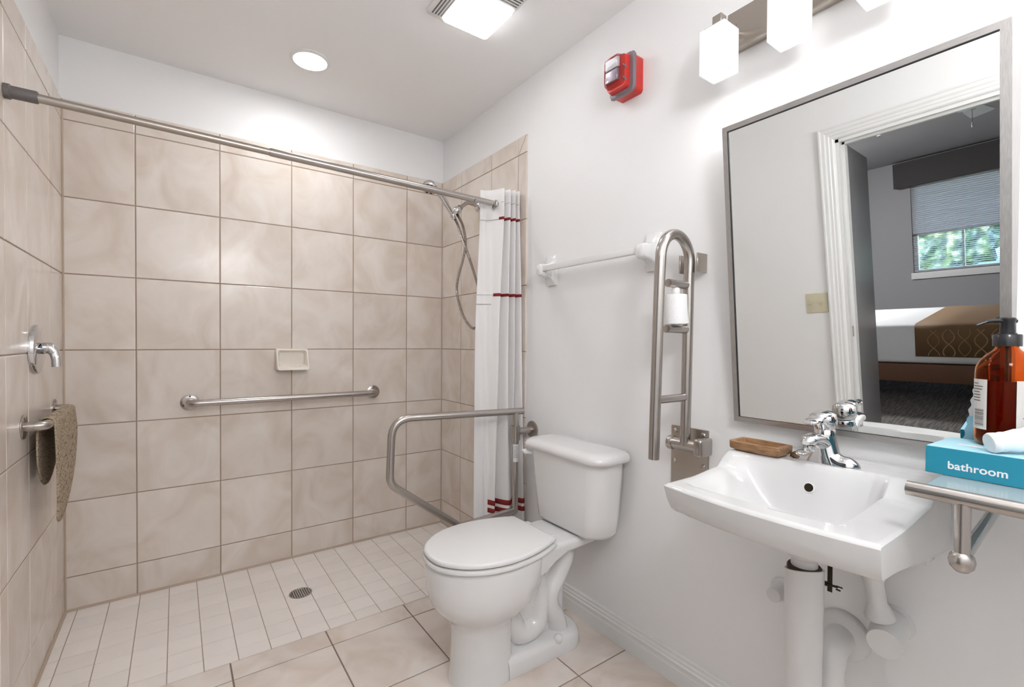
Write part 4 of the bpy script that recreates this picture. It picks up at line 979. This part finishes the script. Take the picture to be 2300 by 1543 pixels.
# ================================================================ GLASS SHELF with rail
gsx = 1.048; gz = 0.915
sf = thing('glass_shelf', 'glass shelf with a thick brushed steel front rail right of the sink', 'shelf', (1.2, 0.12, 0.90))
tube('front_rail', M_steel, sf, [(gsx, 0.266, gz), (gsx, -0.34, gz)], 0.0125, 28)
tube('support_post', M_steel, sf, [(gsx, 0.193, gz - 0.008), (gsx, 0.193, 0.826)], 0.0105, 22)
lathe('ball_end', M_steel, sf, [(0, -0.019), (0.009, -0.0175), (0.0155, -0.010), (0.0175, 0.0), (0.0155, 0.009), (0.0105, 0.014)], (gsx, 0.193, 0.813), seg=28)
tube('wall_arm', M_chrome, sf, [(gsx, 0.193, 0.816), (XP - 0.002, 0.193, 0.858)], 0.0095, 20)
tube('support_post', M_steel, sf, [(gsx, -0.27, gz - 0.008), (gsx, -0.27, 0.826)], 0.0105, 22)
lathe('ball_end', M_steel, sf, [(0, -0.019), (0.009, -0.0175), (0.0155, -0.010), (0.0175, 0.0), (0.0155, 0.009), (0.0105, 0.014)], (gsx, -0.27, 0.813), seg=28)
tube('wall_arm', M_chrome, sf, [(gsx, -0.27, 0.816), (XP - 0.002, -0.27, 0.858)], 0.0095, 20)
box('glass_panel', M_glass, sf, gsx + 0.010, XP - 0.001, -0.33, 0.248, 0.9150, 0.9210, 0.001, 1)
STOP = 0.9212
# teal box
bxr = Matrix.Rotation(radians(-2.0), 3, 'Z')
bx = thing('amenity_box', 'teal and pale blue cardboard box printed bathroom on the glass shelf', 'box', (1.255, 0.11, STOP))
BX0, BX1, BY0, BY1, BZ0, BZ1 = 1.180, 1.330, -0.060, 0.272, STOP + 0.0005, STOP + 0.0515
def lay(bm): 
    for v in bm.verts: v.co = Vector((BX0, BY1, 0)) + bxr @ (v.co - Vector((BX0, BY1, 0)))
bm = new_bm(); add_box(bm, BX0, BX1, BY0, BY1, BZ0, BZ1, 0.0008, 1); lay(bm)
# per-face materials: top pale, sides teal
o = obj('carton', bm, None, bx, mats=[M_teal, M_sky], smooth=False)
for p in o.data.polygons: p.material_index = 1 if p.normal.z > 0.9 else 0
bm = new_bm()
prism(bm, [(BX0 + 0.055, 0.240, BZ1 + 0.0003), (BX0 + 0.068, 0.240, BZ1 + 0.0003), (BX0 + 0.068, 0.205, BZ1 + 0.0003), (BX0 + 0.055, 0.205, BZ1 + 0.0003)], (0, 0, 0.0003))
prism(bm, [(BX0 + 0.020, 0.115, BZ1 + 0.0003), (BX0 + 0.036, 0.115, BZ1 + 0.0003), (BX0 + 0.036, 0.02, BZ1 + 0.0003), (BX0 + 0.020, 0.02, BZ1 + 0.0003)], (0, 0, 0.0003))
lay(bm); obj('top_print', bm, M_whitep, bx, smooth=False)
tx = bpy.data.curves.new('txt', 'FONT'); tx.body = 'bathroom'; tx.size = 0.0335; tx.extrude = 0.0001; tx.align_x = 'LEFT'; tx.offset = 0.0007; tx.space_character = 1.02
to = bpy.data.objects.new('txt', tx); C.objects.link(to); dg = bpy.context.evaluated_depsgraph_get(); tm = bpy.data.meshes.new_from_object(to.evaluated_get(dg)); bpy.data.objects.remove(to)
xs = [v.co.x for v in tm.vertices]; wtx = max(xs) - min(xs); x_min = min(xs)
bm = new_bm(); bm.from_mesh(tm)
TW = 0.0790; y_l = 0.2390 
for v in bm.verts:
    u_ = (v.co.x - x_min) * TW / wtx; w_ = v.co.y
    v.co = Vector((BX0 - 0.0004 - v.co.z * 0.5, y_l - u_, BZ0 + 0.0135 + w_ * TW / wtx * 1.0))
lay(bm); lt = obj('lettering', bm, M_whitep, bx, smooth=False)
bm = new_bm()
for k in range(3): add_box(bm, BX0 + 0.004, BX0 + 0.012, BY1 + 0.0001, BY1 + 0.0006, BZ0 + 0.006 + k * 0.008, BZ0 + 0.010 + k * 0.008)
lay(bm); obj('end_print', bm, M_whitep, bx, smooth=False)

# pump bottle
BBX, BBY = 1.299, 0.1815
bz = BZ1 + 0.0003
bt = thing('pump_bottle', 'amber plastic pump bottle with black pump and grey labels standing on the teal box', 'bottle', (BBX, BBY, bz))
RB = 0.0445
outp = [(0.0, 0.0), (0.036, 0.0), (0.0425, 0.005), (RB, 0.013), (RB, 0.142), (0.0430, 0.153), (0.0385, 0.164), (0.0300, 0.175), (0.0200, 0.184), (0.0160, 0.190), (0.0160, 0.198)]
inp = [(r - 0.0018 if r > 0 else 0, max(0.0018, h)) for r, h in outp[::-1]]
bm = new_bm(); add_lathe(bm, outp + inp, (BBX, BBY, bz), seg=40, caps=False); obj('body', bm, M_amber, bt, angle=60)
bm = new_bm(); add_lathe(bm, [(0.0, 0.0022), (0.0375, 0.0035), (RB - 0.0025, 0.012), (RB - 0.0025, 0.126), (0.0, 0.126)], (BBX, BBY, bz), seg=40, caps=False); obj('liquid', bm, M_liquid, bt, angle=60)
lathe('cap', M_blackp, bt, [(0.0205, 0), (0.0205, 0.021), (0.019, 0.023), (0.0145, 0.023)], (BBX, BBY, bz + 0.192), seg=32)
lathe('pump_neck', M_blackp, bt, [(0.0135, 0), (0.0135, 0.004), (0.0115, 0.005), (0.0105, 0.024), (0.012, 0.026), (0.012, 0.032), (0.010, 0.034), (0, 0.034)], (BBX, BBY, bz + 0.213), seg=24)
pd = Vector((-0.55, 0.83, 0))
tube('pump_spout', M_blackp, bt, catmull([Vector((BBX, BBY, bz + 0.240)) - pd * 0.012, Vector((BBX, BBY, bz + 0.241)) + pd * 0.012, Vector((BBX, BBY, bz + 0.240)) + pd * 0.030, Vector((BBX, BBY, bz + 0.233)) + pd * 0.047], 5), [0.0065] * 8 + [0.0055] * 4 + [0.0045, 0.004, 0.0035, 0.003], 12, squash=((0, 0, 1), 0.6))
tube('dip_tube', M_blackp, bt, [(BBX, BBY, bz + 0.02), (BBX, BBY, bz + 0.20)], 0.0028, 10)
view = atan2(-BBY, -BBX)
def wrap(name, m, a0, a1, z0, z1, r, parent):
    bm = new_bm(); n = 14; lo, hi = [], []
    for k in range(n + 1):
        a = a0 + (a1 - a0) * k / n; lo.append(bm.verts.new((BBX + r * cos(a), BBY + r * sin(a), bz + z0))); hi.append(bm.verts.new((BBX + r * cos(a), BBY + r * sin(a), bz + z1)))
    for k in range(n): bm.faces.new((lo[k], lo[k + 1], hi[k + 1], hi[k]))
    o = obj(name, bm, m, parent, angle=80); return o
l1 = wrap('label', M_label, view - 1.45, view - 0.60, 0.032, 0.128, RB + 0.0004, bt)
l2 = wrap('label', M_label, view + 0.30, view + 1.75, 0.032, 0.128, RB + 0.0004, bt)
def prints(parent, a0, a1, z0, z1, lines):
    bm = new_bm(); r = RB + 0.0007
    for za, zb, f0, f1 in lines:
        lo, hi = [], []; n = 5
        for k in range(n + 1):
            a = a0 + (a1 - a0) * (f0 + (f1 - f0) * k / n); lo.append(bm.verts.new((BBX + r * cos(a), BBY + r * sin(a), bz + za))); hi.append(bm.verts.new((BBX + r * cos(a), BBY + r * sin(a), bz + zb)))
        for k in range(n): bm.faces.new((lo[k], lo[k + 1], hi[k + 1], hi[k]))
    o = obj('fine_print', bm, M_ink, parent, angle=80); o['kind'] = 'stuff'
# barcode bars run horizontally (stacked) as on the photographed label
prints(l1, view - 1.45, view - 0.60, 0, 0, [(0.038 + k * 0.0024, 0.038 + k * 0.0024 + random.choice((0.0007, 0.0013, 0.0011)), 0.30, 0.86) for k in range(14)] + [(0.086 + k * 0.0055, 0.0875 + k * 0.0055, 0.12, 0.12 + random.uniform(0.3, 0.7)) for k in range(7)])
prints(l2, view + 0.30, view + 1.75, 0, 0, [(0.044 + k * 0.0050, 0.0454 + k * 0.0050, 0.30 - 0.16 * random.random(), 0.72 + 0.2 * random.random()) for k in range(6)] + [(0.086 + k * 0.0050, 0.0874 + k * 0.0050, 0.34 - 0.1 * random.random(), 0.66 + 0.2 * random.random()) for k in range(7)])

# crumpled pouch behind the bottle
pc = thing('crinkled_pouch', 'crinkled white and light blue plastic pouch standing behind the amber bottle', 'pouch', (1.349, 0.185, STOP))
def pouch(name, m, z0, z1, off):
    bm = new_bm(); F, B_ = [], []; nu, nv = 18, 16
    for i in range(nu + 1):
        F.append([]); B_.append([])
        for j in range(nv + 1):
            u, v = i / nu, z0 + (z1 - z0) * j / nv
            wd_ = 0.072 - 0.14 * v + 0.0016 * sin(v * 300)
            y = 0.185 + (u - 0.5) * 2 * wd_; th = 0.006 * sin(pi * u) * (1 - 4.5 * v) + 0.0012 + 0.0009 * sin(u * 17 + v * 90) * sin(pi * u) + off
            F[-1].append(bm.verts.new((1.352 - th - 0.03 * v, y, STOP + v))); B_[-1].append(bm.verts.new((1.3535 + th * 0.1 - 0.03 * v, y, STOP + v)))
    for G_ in (F, B_):
        for i in range(nu):
            for j in range(nv): bm.faces.new((G_[i][j], G_[i + 1][j], G_[i + 1][j + 1], G_[i][j + 1]))
    for j in range(nv): bm.faces.new((F[0][j], F[0][j + 1], B_[0][j + 1], B_[0][j])); bm.faces.new((F[-1][j], B_[-1][j], B_[-1][j + 1], F[-1][j + 1]))
    for i in range(nu): bm.faces.new((F[i][0], B_[i][0], B_[i + 1][0], F[i + 1][0])); bm.faces.new((F[i][-1], F[i + 1][-1], B_[i + 1][-1], B_[i][-1]))
    return obj(name, bm, m, pc, angle=70)
pouch('blue_lower_film', mat('light_blue_film', (0.36, 0.66, 0.82), 0.3), 0.0005, 0.098, 0.0)
pouch('white_upper_film', mat('white_film', (0.78, 0.80, 0.82), 0.3), 0.098, 0.155, 0.0)

# tube lying on the box
tbx = thing('white_tube', 'crimped white plastic tube lying across the teal box', 'tube', (1.15, 0.12, BZ1))
ta, tb_ = Vector((1.199, 0.1785, BZ1 + 0.0195)), Vector((1.262, 0.100, BZ1 + 0.038))
td = (tb_ - ta).normalized()
bm = new_bm(); n = 14; sd_ = td.cross(Vector((0, 0, 1))).normalized(); upv = sd_.cross(td)
rgs = []
for k in range(n + 1):
    t = k / n; c = ta + (tb_ - ta) * t; rw_ = 0.0165 * (1 - 0.75 * t); rh = 0.0165 * (1 + 0.75 * t) + 0.001 * sin(k * 2.1)
    rgs.append([c + sd_ * (rw_ * cos(a)) + upv * (rh * sin(a)) for a in [2 * pi * q / 24 for q in range(24)]])
add_loft(bm, rgs); obj('tube_body', bm, M_tube, tbx, angle=50)
lathe('tube_cap', M_tube, tbx, [(0.0165, 0), (0.0178, 0.002), (0.0182, 0.010), (0.0165, 0.013), (0.012, 0.0135), (0.004, 0.0105), (0, 0.0105)], ta + td * 0.002, -td, 28)

# ================================================================ BEDROOM beyond the doorway (reflected in the mirror)
BW = -6.0; BZC = 2.293
bm = new_bm(); add_box(bm, BW - 0.2, XL - E_ - WT, -2.2, 3.6, -0.1, -0.002); bf = struct('floor_bedroom', bm, M_carpet)
bm = new_bm(); add_box(bm, BW - 0.2, XL - E_ - WT, -2.2, 3.6, BZC, BZC + 0.1); struct('ceiling_bedroom', bm, M_bceil)
WY0, WY1, WZ0, WZ1 = 1.115, 2.160, 0.72, 2.00
bm = new_bm(); add_box(bm, BW - 0.16, BW, -2.2, WY0, 0, BZC); add_box(bm, BW - 0.16, BW, WY1, 3.6, 0, BZC); add_box(bm, BW - 0.16, BW, WY0, WY1, 0, WZ0); add_box(bm, BW - 0.16, BW, WY0, WY1, WZ1, BZC)
struct('wall_bedroom_far', bm, M_bwall)
bm = new_bm(); add_box(bm, BW - 0.16, XL - E_ - WT, 3.5, 3.6, 0, BZC); struct('wall_bedroom_side', bm, M_bwall)
bm = new_bm(); add_box(bm, BW - 0.16, XL - E_ - WT, -2.2, -2.1, 0, BZC); struct('wall_bedroom_other', bm, M_bwall)
bm = new_bm(); add_box(bm, XL - E_ - WT - 0.004, XL - E_ - WT, -2.2, DY0 - 0.073, 0, BZC); add_box(bm, XL - E_ - WT - 0.004, XL - E_ - WT, DY1 + 0.073, 3.6, 0, BZC); add_box(bm, XL - E_ - WT - 0.004, XL - E_ - WT, DY0 - 0.073, DY1 + 0.073, DZ + 0.073, BZC); struct('wall_bedroom_near', bm, M_bwall)
bm = new_bm(); t = 0.05
add_box(bm, BW - 0.10, BW - 0.04, WY0, WY0 + t, WZ0, WZ1); add_box(bm, BW - 0.10, BW - 0.04, WY1 - t, WY1, WZ0, WZ1); add_box(bm, BW - 0.10, BW - 0.04, WY0, WY1, WZ0, WZ0 + 0.035); add_box(bm, BW - 0.10, BW - 0.04, WY0, WY1, WZ1 - 0.05, WZ1); add_box(bm, BW - 0.10, BW - 0.04, WY0, WY1, 1.24, 1.29)
win = struct('window_1', bm, M_trim, smooth=False)
box('mullion', M_trim, win, BW - 0.09, BW - 0.05, 1.625, 1.650, WZ0 + 0.03, 1.245)
box('window_sill', M_trim, win, BW - 0.04, BW + 0.03, WY0 - 0.02, WY1 + 0.02, 0.632, 0.722, 0.003)
box('pane', M_outglass, win, BW - 0.072, BW - 0.069, WY0 + t, 1.625, WZ0 + 0.03, 1.245); box('pane', M_outglass, win, BW - 0.072, BW - 0.069, 1.650, WY1 - t, WZ0 + 0.03, 1.245)
box('pane', M_outglass, win, BW - 0.072, BW - 0.069, WY0 + t, WY1 - t, 1.285, WZ1 - 0.05)
bd = thing('window_blind', 'grey-white horizontal slat blind over the bedroom window, seen in the mirror', 'blind', (BW - 0.01, 1.636, 1.9))
ns_ = 46; me_ = {}
for k in range(ns_):
    z = 0.755 + k * (1.945 - 0.755) / (ns_ - 1); closed = z > 1.27
    key = closed
    if key not in me_:
        b = new_bm(); add_box(b, -0.016, 0.016, -0.515, 0.515, -0.0006, 0.0006)
        bmesh.ops.rotate(b, verts=b.verts, cent=(0, 0, 0), matrix=Matrix.Rotation(radians(58 if closed else 10), 3, 'Y')); m_ = bpy.data.meshes.new('slat'); b.to_mesh(m_); b.free(); m_.materials.append(M_slat); me_[key] = m_
    s = bpy.data.objects.new('slat', me_[key]); C.objects.link(s); s.parent = bd; s.location = Vector((BW - 0.02, 1.6375, z)) - bd.location
box('bottom_rail', M_slat, bd, BW - 0.035, BW - 0.008, WY0 + 0.008, WY1 - 0.008, 0.732, 0.750)
bm = new_bm()
for y in (1.25, 1.63, 2.02): add_tube(bm, [(BW - 0.02, y, 0.74), (BW - 0.02, y, 1.96)], 0.001, 6)
obj('ladder_cord', bm, M_slat, bd)
vl_ = thing('window_valance', 'dark grey fabric box valance above the bedroom window, seen in the mirror', 'valance', (BW, 1.6, 2.1))
bm = new_bm(); add_box(bm, BW + 0.155, BW + 0.165, 0.97, 2.30, 1.933, 2.268, 0.003, 1); obj('front_panel', bm, M_val, vl_)
for y in (0.97, 2.29): box('end_panel', M_val, vl_, BW + 0.001, BW + 0.156, y, y + 0.01, 1.933, 2.268)
box('top_panel', M_val, vl_, BW + 0.001, BW + 0.156, 0.98, 2.29, 2.258, 2.267)
# bed
be = thing('bed', 'bed with white sheets on a dark wooden frame, seen in the mirror', 'bed', (-2.48, 1.3, 0))
box('bed_frame', M_bwood, be, -2.94, -2.00, 0.30, 2.30, 0.180, 0.325, 0.004)
for x in (-2.86, -2.10):
    for y in (0.42, 2.18): box('leg', M_bwood, be, x - 0.03, x + 0.03, y - 0.03, y + 0.03, 0, 0.18)
bm = new_bm(); add_box(bm, -2.945, -1.995, 0.30, 2.30, 0.332, 0.645, 0.035, 4); obj('mattress', bm, M_sheet, be)
rn = thing('bed_runner', 'brown bed runner with gold wavy lines across the bed, seen in the mirror', 'bed runner', (-2.47, 0.85, 0.65))
bm = new_bm(); prof = [(-1.988, 0.392), (-1.988, 0.61), (-1.992, 0.632), (-2.005, 0.645), (-2.03, 0.651), (-2.91, 0.651), (-2.935, 0.645), (-2.95, 0.63), (-2.952, 0.392)]
a = [[bm.verts.new((x, y, z)) for x, z in prof] for y in (0.42, 0.70, 0.95, 1.172)]
for p, q in zip(a, a[1:]):
    for k in range(len(prof) - 1): bm.faces.new((p[k], p[k + 1], q[k + 1], q[k]))
ro = obj('cloth', bm, M_runner, rn); s = ro.modifiers.new('t', 'SOLIDIFY'); s.thickness = 0.003
bm = new_bm()
for k in range(12):
    y0 = 0.62 + (k % 6) * 0.088; ph = 0 if k < 6 else pi; am = 0.034
    pts = [(-1.9865, y0 + am * sin((z - 0.40) * 26 + ph + (k % 3) * 0.8), z) for z in [0.400 + q * 0.0108 for q in range(20)]]
    add_tube(bm, pts, 0.0028 if k % 2 else 0.0045, 6)
sw_ = obj('swirl_print', bm, M_swirl, rn); sw_['kind'] = 'stuff'
# ceiling fan
cf = thing('ceiling_fan', 'white ceiling fan with pull chain in the bedroom, seen in the mirror', 'ceiling fan', (-2.02, 0.84, BZC))
lathe('motor_housing', M_trim, cf, [(0.05, 0), (0.05, 0.02), (0.10, 0.035), (0.11, 0.08), (0.09, 0.115), (0.05, 0.125), (0.05, 0.15), (0, 0.155)], (-2.02, 0.84, BZC - 0.0005), (0, 0, -1), 28)
for k in range(5):
    an = radians(107 + 72 * k); rt = Matrix.Rotation(an, 3, 'Z') @ Matrix.Rotation(radians(9), 3, 'X')
    b = new_bm(); prism(b, [(0.16, -0.045, 0), (0.20, -0.055, 0), (0.52, -0.07, 0), (0.56, -0.05, 0), (0.56, 0.05, 0), (0.52, 0.07, 0), (0.20, 0.055, 0), (0.16, 0.045, 0)], (0, 0, 0.006))
    for v in b.verts: v.co = Vector((-2.02, 0.84, BZC - 0.13)) + rt @ v.co
    bl = obj('blade', b, M_trim, cf, smooth=False)
    b = new_bm(); add_box(b, 0.08, 0.20, -0.012, 0.012, -0.004, 0.0)
    for v in b.verts: v.co = Vector((-2.02, 0.84, BZC - 0.13)) + rt @ v.co
    obj('blade_bracket', b, M_nickel, bl, smooth=False)
tube('pull_chain', M_nickel, cf, [(-2.08, 0.826, BZC - 0.12), (-2.08, 0.826, 2.06)], 0.0018, 6)
lathe('chain_pull', M_trim, cf, [(0.004, 0), (0.007, 0.02), (0.005, 0.035), (0, 0.036)], (-2.08, 0.826, 2.06), (0, 0, -1), 12)
fl = thing('added_bedroom_fill', 'round fill light added on the bedroom ceiling, out of view behind the door', 'ceiling light', (-3.0, 2.85, BZC))  # unseen fixture added to brighten the bedroom reflected in the mirror
lathe('base', M_trim, fl, [(0.16, 0), (0.16, 0.02), (0.15, 0.025)], (-3.0, 2.85, BZC - 0.0005), (0, 0, -1), 32)
lathe('diffuser', emit('lit_bedroom_fill', (0.97, 0.97, 1.0), 100.0), fl, [(0.148, 0.02), (0.14, 0.05), (0.10, 0.075), (0, 0.085)], (-3.0, 2.85, BZC - 0.0005), (0, 0, -1), 32)
# bedroom is lit by the added fill above and the window; outdoors:
bm = new_bm(); add_box(bm, -30, BW - 0.25, -14, 16, -0.4, -0.3); tag(obj('lawn', bm, M_grass), 'mown green lawn outside the bedroom window', 'grass', kind='stuff')
for k, (x, y, r, h) in enumerate(((-13.5, 3.4, 1.15, 2.4), (-14.5, 6.4, 1.4, 3.0), (-12.5, 0.8, 1.0, 1.7), (-17.5, 1.2, 1.8, 3.6), (-18.5, 5.0, 1.7, 3.4))):
    b = new_bm(); bmesh.ops.create_icosphere(b, subdivisions=4, radius=1.0)
    for v in b.verts:
        d = v.co.normalized(); f = 1 + 0.12 * sin(d.x * 9 + k) * sin(d.y * 11) + 0.10 * sin(d.z * 13 + k * 2) * cos(d.y * 7) + random.uniform(-0.05, 0.05)
        v.co = Vector((x + d.x * r * f, y + d.y * r * f, -0.29 + (h / 2) * 1.2 + d.z * (h / 2) * f))
    tag(obj('garden_shrub', b, M_leaf, None, origin=(x, y, -0.3)), ('round green shrub on the lawn straight outside the bedroom window', 'tall green shrub on the lawn at the right outside the bedroom window', 'small low green shrub on the lawn left of the window', 'large green shrub far back on the lawn', 'large green shrub far back behind the tall one')[k], 'shrub', group='garden shrubs outside the window')
